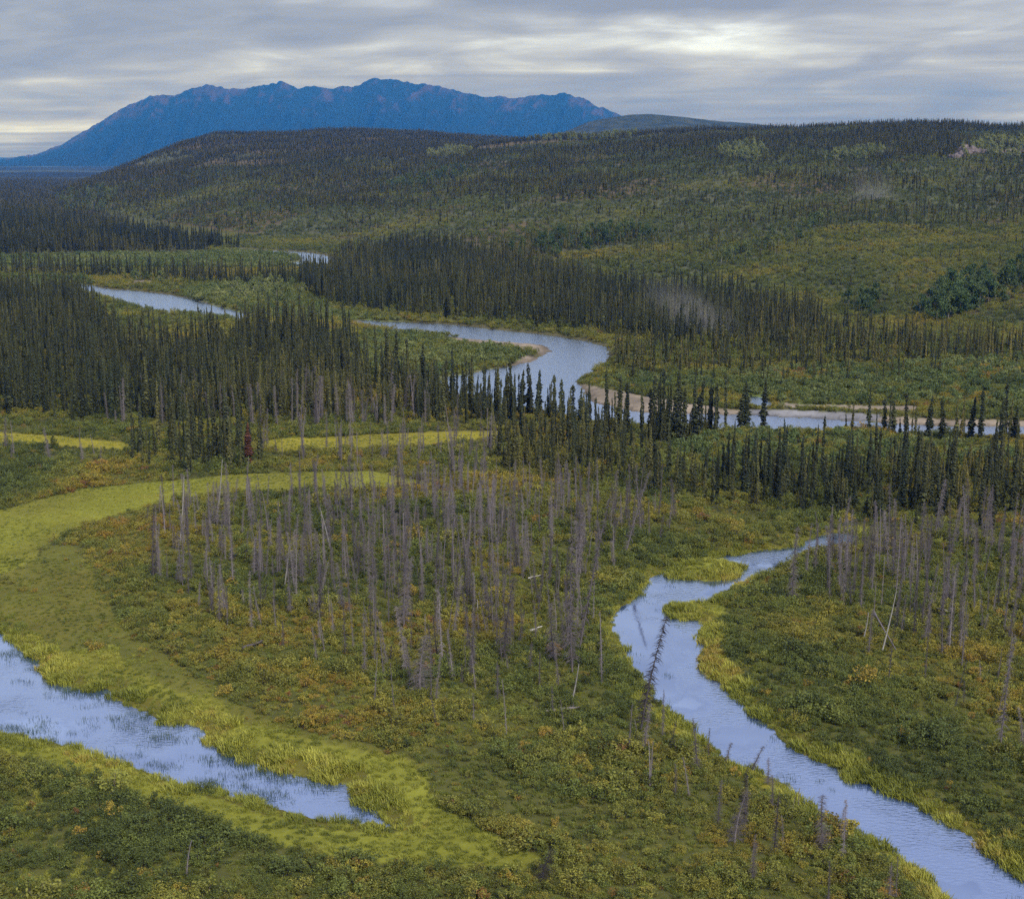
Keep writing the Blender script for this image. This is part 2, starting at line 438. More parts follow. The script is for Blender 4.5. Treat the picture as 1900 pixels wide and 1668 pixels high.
def ground_color(x, y, d, px, py):
    n = x.size
    col = np.empty((n, 3)); col[:] = C_SHRUB
    wx, wy = warp(x, y, px, py)
    a = azim(x, y)
    onhill = HILLZ(x, y) > 2.0
    f1 = fbm(x / 60, y / 90, 4); f2 = fbm(x / 14 + 9, y / 20 + 4, 4)
    # forest floor under the stands
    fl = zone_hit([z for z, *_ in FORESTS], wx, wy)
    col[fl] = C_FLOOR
    w = zone_hit(WILLOWS, wx, wy) & ~onhill
    col[w] = C_WILLOW
    # open slopes
    t = np.array(C_TUNDRA)[None] * (1 - sstep(0.5, 0.62, f1)[:, None]) + np.array(C_TUNDRED)[None] * sstep(0.5, 0.62, f1)[:, None]
    t = t * (0.88 + 0.24 * f2[:, None])
    col[onhill] = t[onhill]
    for poly, c, kind in MEADOWS:
        acc = np.zeros(n)
        for k in range(4):
            ox, oy = (1.5 if k & 1 else -1.5), (0.8 if k & 2 else -0.8)
            acc += pip(poly, wx + ox, wy + oy)
        m = (acc / 4)[:, None] * (0.94 if kind == 'sedge' else 0.85)
        cc = np.array(c)[None]
        mot = sstep(0.44, 0.66, 0.5 * f2 + 0.5 * fbm(x / 20 + 3, y / 9 + 8, 4))[:, None]
        cc = cc * (1 - mot * 0.6) + np.array(C_OLIVE if kind == 'sedge' else C_DARKOL)[None] * mot * 0.6
        col = col * (1 - m) + cc * m
    m = (d > 0) & (d < 1.3 + 2.5 * (f2 - 0.35)) & (y < 260) & ~onhill
    col[m] = np.array(C_OLIVE) * 0.8
    for poly, c in BARE:
        m = pip(poly, wx, wy) & ~onhill
        col[m] = np.array(c) * (0.55 + 0.9 * fbm(x[m] / 5, y[m] / 9, 4)[:, None]) * np.where(d[m, None] < 1.2, 0.6, 1.0)
    m = (d > 0) & (d < 2.5) & (y > 300) & ~onhill
    col[m] = col[m] * 0.5 + np.array(C_SAND) * 0.25
    m = d < -0.2
    col[m] = (0.05, 0.05, 0.035)
    far = sstep(1600, 3500, y) * ~onhill
    fc = np.array((0.045, 0.055, 0.034))[None] * (0.35 + 1.3 * sstep(0.38, 0.66, fbm(x / 400, y / 900, 5, 0.6))[:, None])
    col = col * (1 - far[:, None]) + fc * far[:, None]
    return np.clip(col * (0.86 + 0.28 * fbm(x * 0.9, y * 0.9, 3)[:, None]), 0.004, 0.9)

# stands of living spruce on the valley floor: outline of the tree feet, trees per square metre, heights, share of yellowish trees
FORESTS = [
 (Z([(-220, 535), (120, 548), (170, 575), (205, 615), (250, 648), (330, 655), (410, 645), (470, 618), (560, 616), (650, 640), (690, 690), (760, 730), (830, 742), (900, 765), (960, 790), (820, 796), (600, 786), (480, 796), (350, 796), (200, 790), (0, 782), (-220, 785)]), 0.185, (5.0, 11.0), 0.30),
 (Z([(480, 780), (620, 770), (800, 770), (960, 785), (940, 800), (800, 800), (620, 808), (490, 812)]), 0.030, (4, 8), 0.3),
 (Z([(-220, 500), (0, 502), (180, 508), (260, 512), (420, 516), (530, 520), (560, 514), (620, 506), (640, 524), (560, 536), (420, 532), (300, 526), (200, 520), (0, 516), (-220, 514)]), 0.095, (5.5, 11), 0.25),
 (Z([(-220, 398), (0, 396), (200, 420), (360, 448), (450, 462), (330, 470), (0, 474), (-220, 475)]), 0.060, (6, 11.5), 0.25),
 (Z([(560, 522), (612, 506), (640, 480), (740, 470), (860, 488), (1000, 512), (1150, 542), (1350, 560), (1500, 590), (1520, 612), (1380, 640), (1250, 648), (1140, 632), (1000, 611), (860, 598), (760, 591), (640, 578), (560, 548)]), 0.165, (5.0, 11.0), 0.28),
 (Z([(1340, 570), (1500, 600), (1700, 636), (1900, 652), (2150, 660), (2150, 676), (1900, 672), (1700, 680), (1500, 690), (1300, 700), (1150, 697), (1115, 660), (1240, 650), (1380, 640)]), 0.110, (3.5, 9.0), 0.60),
 (Z([(1100, 700), (1300, 700), (1500, 690), (1700, 684), (1900, 680), (1700, 712), (1500, 722), (1300, 716), (1150, 712)]), 0.030, (3.5, 6.5), 0.6),
 (Z([(700, 690), (760, 725), (880, 748), (1000, 770), (1110, 785), (1140, 812), (1040, 820), (930, 805), (820, 770), (740, 730)]), 0.070, (5, 9.5), 0.35),
 (Z([(1080, 790), (1200, 795), (1320, 800), (1340, 815), (1250, 832), (1180, 836), (1090, 815)]), 0.080, (4, 9), 0.4),
 (Z([(1560, 800), (1720, 806), (1920, 814), (2100, 818), (2100, 836), (1920, 836), (1720, 828), (1580, 815)]), 0.055, (4.5, 8.5), 0.55),
 (Z([(236, 850), (300, 838), (400, 836), (480, 846), (492, 868), (470, 884), (330, 888), (252, 876)]), 0.125, (6, 12), 0.45),
 (Z([(885, 835), (1000, 812), (1130, 820), (1220, 855), (1240, 885), (1420, 900), (1480, 930), (1440, 958), (1300, 945), (1180, 925), (1050, 915), (930, 895)]), 0.165, (4.0, 9.0), 0.45),
 (Z([(1300, 886), (1600, 870), (1800, 866), (2100, 862), (2100, 965), (1900, 968), (1700, 976), (1600, 978), (1480, 962), (1420, 930)]), 0.150, (3.0, 6.5), 0.60),
 (Z([(1600, 960), (1750, 950), (2100, 955), (2100, 1010), (1900, 1010), (1700, 1000)]), 0.030, (2.5, 5.5), 0.5),
 (Z([(1290, 902), (1600, 888), (1800, 885), (2100, 880), (2100, 972), (1900, 974), (1700, 980), (1600, 980), (1480, 964), (1420, 936)]), 0.100, (7, 11), 0.18),
 (Z([(1130, 800), (1300, 800), (1310, 826), (1220, 842), (1150, 835)]), 0.045, (7, 12), 0.20),
]

amin, amax, NX = -330.0, 2230.0, 560
aa = np.linspace(amin, amax, NX)
yy = np.concatenate([np.exp(np.linspace(math.log(62), math.log(3200), 800)), np.exp(np.linspace(math.log(3300), math.log(19500), 60))])
NY = len(yy)
AA, YY = np.meshgrid(aa, yy)
XX = (AA - 950) / FOC * CP * YY
xf, yf = XX.ravel(), YY.ravel()
df = water_dist(xf, yf)
zf = HZ(xf, yf, df)
pxf, pyf = P(xf, yf, zf)
cf = ground_color(xf, yf, df, pxf, pyf)

def plain_material(name, base, rough=0.9, spec=0.2):
    m = bpy.data.materials.new(name)
    m.use_nodes = True
    b = m.node_tree.nodes['Principled BSDF']
    b.inputs['Base Color'].default_value = (*base, 1)
    b.inputs['Roughness'].default_value = rough
    b.inputs['Specular IOR Level'].default_value = spec
    return m, m.node_tree, b

mat_ground, g, b = plain_material('ground_cover', (0.1, 0.1, 0.03), 0.95, 0.1)
at = N(g, 'ShaderNodeAttribute'); at.attribute_name = 'cover'
geo = N(g, 'ShaderNodeNewGeometry')
nz = N(g, 'ShaderNodeTexNoise'); nz.inputs['Scale'].default_value = 1.1; nz.inputs['Detail'].default_value = 6; nz.inputs['Roughness'].default_value = 0.65
g.links.new(geo.outputs['Position'], nz.inputs['Vector'])
nz2 = N(g, 'ShaderNodeTexNoise'); nz2.inputs['Scale'].default_value = 0.09; nz2.inputs['Detail'].default_value = 5
g.links.new(geo.outputs['Position'], nz2.inputs['Vector'])
var = M(g, 'ADD', M(g, 'MULTIPLY', nz.outputs[0], 0.8), 0.58)
var = M(g, 'MULTIPLY', var, M(g, 'ADD', M(g, 'MULTIPLY', nz2.outputs[0], 0.7), 0.65))
vm = N(g, 'ShaderNodeVectorMath'); vm.operation = 'SCALE'
g.links.new(at.outputs['Color'], vm.inputs[0]); g.links.new(var, vm.inputs['Scale'])
g.links.new(vm.outputs[0], b.inputs['Base Color'])
bp = N(g, 'ShaderNodeBump'); bp.inputs['Strength'].default_value = 0.6; bp.inputs['Distance'].default_value = 0.3
g.links.new(nz.outputs[0], bp.inputs['Height']); g.links.new(bp.outputs[0], b.inputs['Normal'])
gme = grid_mesh('ground', XX, YY, zf.reshape(NY, NX), NX, NY, cf)
ground = link('ground', gme, mat_ground)
ground['kind'] = 'structure'
ground['label'] = 'marshy valley floor and shrub covered hillside of green olive and brown'

# ------------------------------------------------------------------ water
mat_water, g, b = plain_material('water', (0.050, 0.095, 0.27), 0.05, 0.5)
b.inputs['IOR'].default_value = 1.6
b.inputs['Specular Tint'].default_value = (0.86, 0.92, 1.0, 1)
geo = N(g, 'ShaderNodeNewGeometry')
mp = N(g, 'ShaderNodeMapping'); mp.inputs['Scale'].default_value = (1.0, 2.2, 1.0); mp.inputs['Rotation'].default_value = (0, 0, 0.15)
g.links.new(geo.outputs['Position'], mp.inputs[0])
w1 = N(g, 'ShaderNodeTexNoise'); w1.inputs['Scale'].default_value = 1.6; w1.inputs['Detail'].default_value = 4
g.links.new(mp.outputs[0], w1.inputs['Vector'])
w2 = N(g, 'ShaderNodeTexNoise'); w2.inputs['Scale'].default_value = 0.11; w2.inputs['Detail'].default_value = 3
g.links.new(geo.outputs['Position'], w2.inputs['Vector'])
bp = N(g, 'ShaderNodeBump'); bp.inputs['Distance'].default_value = 0.22
g.links.new(M(g, 'MULTIPLY', M(g, 'SUBTRACT', w2.outputs[0], 0.42, clamp=True), 2.6, clamp=True), bp.inputs['Strength'])
g.links.new(w1.outputs[0], bp.inputs['Height']); g.links.new(bp.outputs[0], b.inputs['Normal'])
gl = N(g, 'ShaderNodeBsdfGlossy'); gl.inputs['Color'].default_value = (0.72, 0.83, 1.0, 1); gl.inputs['Roughness'].default_value = 0.05
g.links.new(bp.outputs[0], gl.inputs['Normal'])
lw = N(g, 'ShaderNodeLayerWeight'); lw.inputs['Blend'].default_value = 0.5
mx = N(g, 'ShaderNodeMixShader')
g.links.new(M(g, 'SUBTRACT', M(g, 'MULTIPLY', lw.outputs['Facing'], 1.55), 0.40, clamp=True), mx.inputs[0])
g.links.new(b.outputs[0], mx.inputs[1]); g.links.new(gl.outputs[0], mx.inputs[2])
g.links.new(mx.outputs[0], g.nodes['Material Output'].inputs[0])
mat_river = mat_water.copy(); mat_river.name = 'river_water'
for n_ in mat_river.node_tree.nodes:
    if n_.type == 'BUMP':
        for l_ in list(n_.inputs['Strength'].links):
            mat_river.node_tree.links.remove(l_)
        n_.inputs['Strength'].default_value = 0.55
    if n_.type == 'BSDF_GLOSSY':
        n_.inputs['Roughness'].default_value = 0.16
        n_.inputs['Color'].default_value = (0.72, 0.83, 1.0, 1)
def water(name, poly, label, grow):
    c = poly.mean(0)
    q = c + (poly - c) * (1 + grow / np.maximum(np.linalg.norm(poly - c, axis=1, keepdims=True), 1))
    p = sorted(map(tuple, q))
    def half(p):                                  # a sheet under the banks: the terrain shapes the shore
        h = []
        for c_ in p:
            while len(h) > 1 and (h[-1][0] - h[-2][0]) * (c_[1] - h[-2][1]) - (h[-1][1] - h[-2][1]) * (c_[0] - h[-2][0]) <= 0:
                h.pop()
            h.append(c_)
        return h[:-1]
    hull = half(p) + half(p[::-1])
    me = bpy.data.meshes.new(name)
    me.from_pydata([(c_[0], c_[1], 0.0) for c_ in hull], [], [tuple(range(len(hull)))])
    o = link(name, me, mat_river if name == 'river' else mat_water)
    o['kind'] = 'structure'; o['label'] = label
water('pond', POND, 'blue pond with sedge banks and dark emergent grass, ending in a point', 1.2)
water('channel', CHANNEL, 'winding blue slough channel between dead snags with two sedge islets', 1.2)
water('river', RIVER, 'bright river bending round a sandy willow point bar', 2.0)
water('river', RIVER2, 'distant river reach glinting behind the dark spruce forest', 2.5)
water('river', RIVER3, 'thin far river loop at the foot of the hill', 3.5)
water('pool', PUDDLE, 'tiny far pool among the dark forest', 2.5)

# ------------------------------------------------------------------ far mountain and hills
def relief(name, label, tab, a0, a1, na, y0, y1, y2, nyy, skew, rough, mat, seed, base=0.0, spurs=0.0):
    crest = curve(tab)
    A, T = np.meshgrid(np.linspace(a0, a1, na), np.linspace(0, 1.25, nyy))
    y = np.where(T <= 1, y0 + (y1 - y0) * T, y1 + (y2 - y1) * (T - 1) / 0.25)
    x = (A - 950) / FOC * CP * y
    sh = np.clip(1 - T, 0, 1)
    fade = sstep(a0, a0 + 40, A) * 1.0
    ca = crest(A + skew * sh)
    h1 = elev_z(ca, y1)
    hs = elev_z(crest(A), y1)
    s = np.where(T <= 1, np.clip(T, 0, 1) ** 1.45, np.cos(np.clip((T - 1) / 0.25, 0, 1) * math.pi / 2))
    mixh = hs * T + h1 * (1 - np.clip(T, 0, 1)) if skew else hs
    mixh = np.where(T <= 1, mixh, hs)
    bulge = np.sin(np.clip(T, 0, 1) * math.pi)
    k = 2.4 / (a1 - a0) * 10
    rid = 1 - 2 * np.abs(fbm((A + skew * 1.6 * sh) * 0.024 + seed, T * 1.7 + seed * 3, 4) - 0.5)
    rid2 = 1 - 2 * np.abs(fbm((A + skew * 1.2 * sh) * 0.075 + seed * 2, T * 4 + seed, 4) - 0.5)
    zz = np.maximum(mixh, 0) * s + np.maximum(mixh, 0) * bulge * ((rid - 0.75) * spurs + (rid2 - 0.75) * spurs * 0.35)
    zz += ((fbm(x / 150, y / 220, 5, 0.6) - 0.5) * rough + (0.5 - np.abs(fbm(x / 90 + 3, y / 400, 4) - 0.5) * 4) * rough * 0.35 * np.clip((s - 0.3) * 2, 0, 1)) * np.clip(s * 3, 0, 1)
    zz = np.where(mixh <= 0, -8.0, zz) + base
    zz = np.where(T >= 1.249, -20.0, zz)
    zz = np.where(T <= 0.001, -20.0, zz)
    bare = np.clip((T - 0.76) * 3.2 + (rid - 0.86) * 3.0 + (rid2 - 0.84) * 1.8 + (fbm(A * 0.09, T * 22, 4) - 0.5) * 2.0, 0, 1)
    c = np.array((0.008, 0.017, 0.012))[None, None] * (1 - bare[..., None]) + np.array((0.054, 0.037, 0.032))[None, None] * bare[..., None]
    me = grid_mesh(name, x, y, zz, na, nyy, c)
    o = link(name, me, mat)
    o['kind'] = 'structure'; o['label'] = label
    return o
mat_rock, g, b = plain_material('mountain_slope', (0.1, 0.1, 0.1), 0.95, 0.1)
at = N(g, 'ShaderNodeAttribute'); at.attribute_name = 'cover'
geo = N(g, 'ShaderNodeNewGeometry')
nz = N(g, 'ShaderNodeTexNoise'); nz.inputs['Scale'].default_value = 0.012; nz.inputs['Detail'].default_value = 8; nz.inputs['Roughness'].default_value = 0.7
g.links.new(geo.outputs['Position'], nz.inputs['Vector'])
vm = N(g, 'ShaderNodeVectorMath'); vm.operation = 'SCALE'
g.links.new(at.outputs['Color'], vm.inputs[0]); g.links.new(M(g, 'ADD', M(g, 'MULTIPLY', nz.outputs[0], 2.0), 0.0), vm.inputs['Scale'])
g.links.new(vm.outputs[0], b.inputs['Base Color'])
bp = N(g, 'ShaderNodeBump'); bp.inputs['Strength'].default_value = 0.7; bp.inputs['Distance'].default_value = 25
g.links.new(nz.outputs[0], bp.inputs['Height']); g.links.new(bp.outputs[0], b.inputs['Normal'])
mat_hill, g, b = plain_material('wooded_hill', (0.03, 0.04, 0.022), 0.95, 0.1)
geo = N(g, 'ShaderNodeNewGeometry')
nz = N(g, 'ShaderNodeTexNoise'); nz.inputs['Scale'].default_value = 0.03; nz.inputs['Detail'].default_value = 8; nz.inputs['Roughness'].default_value = 0.75
g.links.new(geo.outputs['Position'], nz.inputs['Vector'])
g.links.new(RAMP(g, nz.outputs[0], [(0.38, (0.018, 0.026, 0.016)), (0.55, (0.045, 0.055, 0.028)), (0.72, (0.085, 0.080, 0.045))]), b.inputs['Base Color'])
relief('mountain', 'long blue mountain ridge with rocky reddish summits beyond the forested hills',
       [(-420, 300), (-200, 300), (-50, 301), (0, 299), (60, 291), (120, 268), (180, 232), (235, 200), (285, 177), (312, 178), (330, 179), (360, 167), (388, 156), (405, 160), (430, 165), (470, 163),
        (500, 158), (525, 152), (545, 160), (560, 167), (575, 162), (600, 162), (620, 166), (640, 161), (660, 161), (680, 153), (700, 145), (730, 148), (760, 156), (810, 160),
        (840, 166), (870, 175), (900, 180), (960, 180), (1000, 178), (1050, 175), (1070, 180), (1100, 194), (1140, 212), (1180, 230), (1240, 255), (1300, 275), (1400, 292), (1500, 300)],
       -420, 1500, 900, 8600, 12000, 14500, 170, 70, 48, mat_rock, 3.0, spurs=0.46)
relief('hill', 'low forested hill fading grey behind the near ridge',
       [(900, 300), (1000, 262), (1050, 244), (1090, 227), (1130, 217), (1170, 212), (1200, 211), (1240, 214), (1280, 219), (1340, 226), (1400, 231), (1480, 238), (1600, 250), (1800, 285), (1900, 300)],
       900, 1900, 200, 3000, 4200, 5200, 60, 20, 7, mat_hill, 8.0, spurs=0.10)
relief('hill', 'faint blue hill far off on the horizon at the foot of the mountain',
       [(-420, 284), (-200, 287), (-60, 291), (0, 292), (40, 293), (90, 299), (140, 304)], -420, 140, 80, 15500, 17500, 19000, 20, 0, 10, mat_rock, 12.0)

# ------------------------------------------------------------------ haze: the air of the valley
bm_v = [(-14000, -150, -40), (14000, -150, -40), (14000, 20000, -40), (-14000, 20000, -40), (-14000, -150, 960), (14000, -150, 960), (14000, 20000, 960), (-14000, 20000, 960)]
me = bpy.data.meshes.new('haze')
me.from_pydata(bm_v, [], [(0, 3, 2, 1), (4, 5, 6, 7), (0, 1, 5, 4), (1, 2, 6, 5), (2, 3, 7, 6), (3, 0, 4, 7)])
mat_haze = bpy.data.materials.new('haze'); mat_haze.use_nodes = True
g = mat_haze.node_tree; g.nodes.clear()
o_ = N(g, 'ShaderNodeOutputMaterial'); v_ = N(g, 'ShaderNodeVolumePrincipled')
v_.inputs['Color'].default_value = (0.03, 0.26, 1.0, 1)
v_.inputs['Density'].default_value = 8.0e-5
v_.inputs['Absorption Color'].default_value = (1, 1, 1, 1)
v_.inputs['Anisotropy'].default_value = 0.0
g.links.new(v_.outputs[0], o_.inputs['Volume'])
haze = link('haze', me, mat_haze)
haze['kind'] = 'stuff'; haze['label'] = 'blue air haze between the camera and the far mountain'

# thin wisps of mist drifting over the forest
def mist(label, loc, size, rot, dens):
    bm_ = bmesh.new()
    bmesh.ops.create_icosphere(bm_, subdivisions=3, radius=1.0)
    for v in bm_.verts:
        k = 1 + 0.35 * (vnoise(v.co.x * 1.5 + loc[0], v.co.z * 1.5 + v.co.y) - 0.5)
        v.co = Vector((v.co.x * size[0] * k, v.co.y * size[1] * k, v.co.z * size[2] * k))
    me = bpy.data.meshes.new('mist'); bm_.to_mesh(me); bm_.free()
    m = bpy.data.materials.new('mist'); m.use_nodes = True
    g = m.node_tree; g.nodes.clear()
    o_ = N(g, 'ShaderNodeOutputMaterial'); v_ = N(g, 'ShaderNodeVolumePrincipled')
    v_.inputs['Color'].default_value = (0.92, 0.92, 0.96, 1)
    tc_ = N(g, 'ShaderNodeTexCoord')
    mp_ = N(g, 'ShaderNodeMapping'); mp_.inputs['Scale'].default_value = (1.0 / size[0], 1.0 / size[1], 1.0 / size[2])
    g.links.new(tc_.outputs['Object'], mp_.inputs[0])
    ln = N(g, 'ShaderNodeVectorMath'); ln.operation = 'LENGTH'
    g.links.new(mp_.outputs[0], ln.inputs[0])
    nn = N(g, 'ShaderNodeTexNoise'); nn.inputs['Scale'].default_value = 2.2; nn.inputs['Detail'].default_value = 3
    g.links.new(mp_.outputs[0], nn.inputs['Vector'])
    fall = M(g, 'POWER', M(g, 'SUBTRACT', 1.0, M(g, 'MULTIPLY', ln.outputs['Value'], 1.1), clamp=True), 1.4)
    g.links.new(M(g, 'MULTIPLY', M(g, 'MULTIPLY', fall, M(g, 'MULTIPLY', M(g, 'SUBTRACT', nn.outputs[0], 0.30), 3.5, clamp=True)), dens), v_.inputs['Density'])
    g.links.new(v_.outputs[0], o_.inputs['Volume'])
    o = link('mist', me, m)
    o.location = loc; o.rotation_euler = rot
    o['kind'] = 'stuff'; o['label'] = label
def mist_at(label, px, py, y, wx, wz, depth, tilt, dens):
    r = (px - 950) / FOC; u = (834 - py) / FOC
    t = y / (CP + u * SP)
    k = t / FOC
    mist(label, (r * t, y, CAM_H + (-SP + u * CP) * t), (wx * k, depth, wz * k), (0, tilt, 0), dens)
mist_at('faint wisp of mist drifting over the spruces behind the river bend', 1300, 590, 400, 170, 60, 26, 0.55, 0.017)
mist_at('small faint puff of mist on the open hillside', 1630, 372, 760, 90, 54, 36, 0.9, 0.011)

# ------------------------------------------------------------------ plant materials
def tint_socket(g):
    a = N(g, 'ShaderNodeAttribute'); a.attribute_type = 'INSTANCER'; a.attribute_name = 'tint'
    return a.outputs['Fac']
def leaf_material(name, stops, rough=0.7, trans=0.25, vlo=0.7, vhi=1.3):
    m, g, b = plain_material(name, (0.1, 0.1, 0.1), rough, 0.25)
    t = tint_socket(g)
    info = N(g, 'ShaderNodeObjectInfo')
    c = RAMP(g, t, stops)
    geo = N(g, 'ShaderNodeNewGeometry')
    jit = M(g, 'ADD', M(g, 'MULTIPLY', info.outputs['Random'], (vhi - vlo) * 0.6), M(g, 'ADD', M(g, 'MULTIPLY', geo.outputs['Random Per Island'], (vhi - vlo) * 0.8), vlo - (vhi - vlo) * 0.2))
    vm = N(g, 'ShaderNodeVectorMath'); vm.operation = 'SCALE'
    g.links.new(c, vm.inputs[0]); g.links.new(jit, vm.inputs['Scale'])
    g.links.new(vm.outputs[0], b.inputs['Base Color'])
    if trans:
        tr = N(g, 'ShaderNodeBsdfTranslucent')
        g.links.new(vm.outputs[0], tr.inputs['Color'])
        mx = N(g, 'ShaderNodeMixShader'); mx.inputs[0].default_value = trans
        g.links.new(b.outputs[0], mx.inputs[1]); g.links.new(tr.outputs[0], mx.inputs[2])
        g.links.new(mx.outputs[0], g.nodes['Material Output'].inputs[0])
    return m
m_spruce = leaf_material('spruce_needles', [(0.0, (0.025, 0.034, 0.016)), (0.35, (0.050, 0.056, 0.021)), (0.7, (0.108, 0.102, 0.028)), (0.9, (0.160, 0.138, 0.036)), (1.0, (0.085, 0.036, 0.022))], 0.75, 0.0, 0.35, 1.65)
m_shrub = leaf_material('shrub_leaves', [(0.0, (0.075, 0.098, 0.028)), (0.3, (0.128, 0.156, 0.034)), (0.55, (0.208, 0.208, 0.040)), (0.72, (0.26, 0.225, 0.036)), (0.88, (0.31, 0.215, 0.036)), (1.0, (0.22, 0.110, 0.040))], 0.65, 0.2, 0.5, 1.5)
m_willow = leaf_material('willow_leaves', [(0.0, (0.060, 0.105, 0.036)), (0.5, (0.125, 0.165, 0.052)), (1.0, (0.25, 0.275, 0.095))], 0.65, 0.25, 0.7, 1.3)
m_sedge = leaf_material('sedge_blades', [(0.0, (0.13, 0.155, 0.028)), (0.45, (0.265, 0.285, 0.044)), (0.8, (0.42, 0.41, 0.070)), (1.0, (0.38, 0.29, 0.06))], 0.6, 0.3, 0.75, 1.25)
m_reed = leaf_material('reed_blades', [(0.0, (0.03, 0.055, 0.03)), (1.0, (0.06, 0.10, 0.04))], 0.6, 0.1, 0.7, 1.3)
def bark_material(name, c0, c1, scale):
    m, g, b = plain_material(name, c0, 0.9, 0.15)
    geo = N(g, 'ShaderNodeNewGeometry')
    info = N(g, 'ShaderNodeObjectInfo')
    n = N(g, 'ShaderNodeTexNoise'); n.inputs['Scale'].default_value = scale; n.inputs['Detail'].default_value = 4
    g.links.new(geo.outputs['Position'], n.inputs['Vector'])
    f = M(g, 'ADD', M(g, 'MULTIPLY', n.outputs[0], 1.0), M(g, 'MULTIPLY', M(g, 'SUBTRACT', info.outputs['Random'], 0.5), 0.8), clamp=True)
    vm = N(g, 'ShaderNodeVectorMath'); vm.operation = 'SCALE'
    g.links.new(MIX(g, f, c0, c1), vm.inputs[0])
    g.links.new(M(g, 'ADD', M(g, 'MULTIPLY', tint_socket(g), 1.2), 0.4), vm.inputs['Scale'])
    g.links.new(vm.outputs[0], b.inputs['Base Color'])
    return m
m_bark = bark_material('spruce_bark', (0.05, 0.042, 0.036), (0.11, 0.095, 0.085), 3)
m_snag = bark_material('weathered_dead_wood', (0.072, 0.063, 0.068), (0.215, 0.190, 0.200), 2.0)
m_birch = bark_material('white_birch_bark', (0.16, 0.15, 0.14), (0.50, 0.48, 0.45), 2.5)
m_stem = bark_material('shrub_stems', (0.07, 0.05, 0.04), (0.14, 0.11, 0.09), 4)

# ------------------------------------------------------------------ plant shapes
class Mesh:
    def __init__(s):
        s.v = []; s.f = []
    def poly(s, *pts):
        n = len(s.v); s.v += [tuple(p) for p in pts]; s.f.append(tuple(range(n, n + len(pts))))
    def tube(s, pts, rad, sides=6):
        n = len(s.v)
        for (p, r) in zip(pts, rad):
            for k in range(sides):
                a = 2 * math.pi * k / sides
                s.v.append((p[0] + r * math.cos(a), p[1] + r * math.sin(a), p[2]))
        for i in range(len(pts) - 1):
            for k in range(sides):
                s.f.append((n + i * sides + k, n + i * sides + (k + 1) % sides, n + (i + 1) * sides + (k + 1) % sides, n + (i + 1) * sides + k))
        s.f.append(tuple(n + (len(pts) - 1) * sides + k for k in range(sides)))
    def make(s, name, mat):
        me = bpy.data.meshes.new(name)
        me.from_pydata(s.v, [], s.f)
        me.materials.append(mat)
        me.update()
        return me
R = random.Random(11)
def spine(h, bend, n=6):
    a = R.uniform(0, 6.28); k = R.uniform(0.2, 1) * bend
    return [Vector((math.cos(a) * k * (i / n) ** 2, math.sin(a) * k * (i / n) ** 2, h * i / n)) for i in range(n + 1)]
def at_z(sp, z, h):
    t = max(0, min(0.9999, z / h)) * (len(sp) - 1); i = int(t)
    return sp[i].lerp(sp[i + 1], t - i)
def make_spruce(width, bottom, ragged, club):
    H = 10.0
    sp = spine(H, 0.35)
    t = Mesh(); t.tube([p + Vector((0, 0, -0.25 if i == 0 else 0)) for i, p in enumerate(sp)], [0.12 * (1 - 0.93 * i / 6) for i in range(7)], 6)
    c = Mesh()
    z = bottom
    while z < H - 0.05:
        f = (z - bottom) / (H - bottom)
        r = width * ((1 - f) ** 0.75) * (0.75 + 0.25 * math.sin(z * 2.1)) + 0.10
        if f > 0.80:
            r += club * math.sin((f - 0.80) / 0.20 * math.pi)
        if f < 0.15:
            r *= 0.55 + 3 * f
        n = 7 if r > 0.35 else 5
        o = R.uniform(0, 6.28)
        for k in range(n):
            if R.random() < ragged:
                continue
            a = o + 6.2832 * k / n + R.uniform(-0.35, 0.35)
            rr = r * R.uniform(0.6, 1.25)
            base = at_z(sp, z + R.uniform(-0.12, 0.12), H)
            d = Vector((math.cos(a), math.sin(a), 0)); s = Vector((-d.y, d.x, 0))
            droop = rr * R.uniform(0.35, 0.75)
            w = 0.13 + 0.22 * rr
            mid = base + d * rr * 0.55 - Vector((0, 0, droop * 0.35)); tip = base + d * rr - Vector((0, 0, droop * (0.75 if R.random() < 0.6 else 1.1)))
            c.poly(base + Vector((0, 0, 0.06)), mid - s * w + Vector((0, 0, -0.08)), tip, mid + s * w + Vector((0, 0, -0.08)))
            c.poly(base, mid - Vector((0, 0, 0.26 + 0.1 * rr)), tip - Vector((0, 0, 0.08)), mid + Vector((0, 0, 0.05)))
        z += 0.27 + 0.12 * (1 - f)
    top = sp[-1]
    for k in range(3):
        a = k * 2.1
        c.poly(top + Vector((math.cos(a) * 0.1, math.sin(a) * 0.1, -0.5)), top + Vector((math.cos(a + 2) * 0.1, math.sin(a + 2) * 0.1, -0.5)), top + Vector((0, 0, 0.35)))
    return t.make('spruce_trunk', m_bark), c.make('spruce_crown', m_spruce)
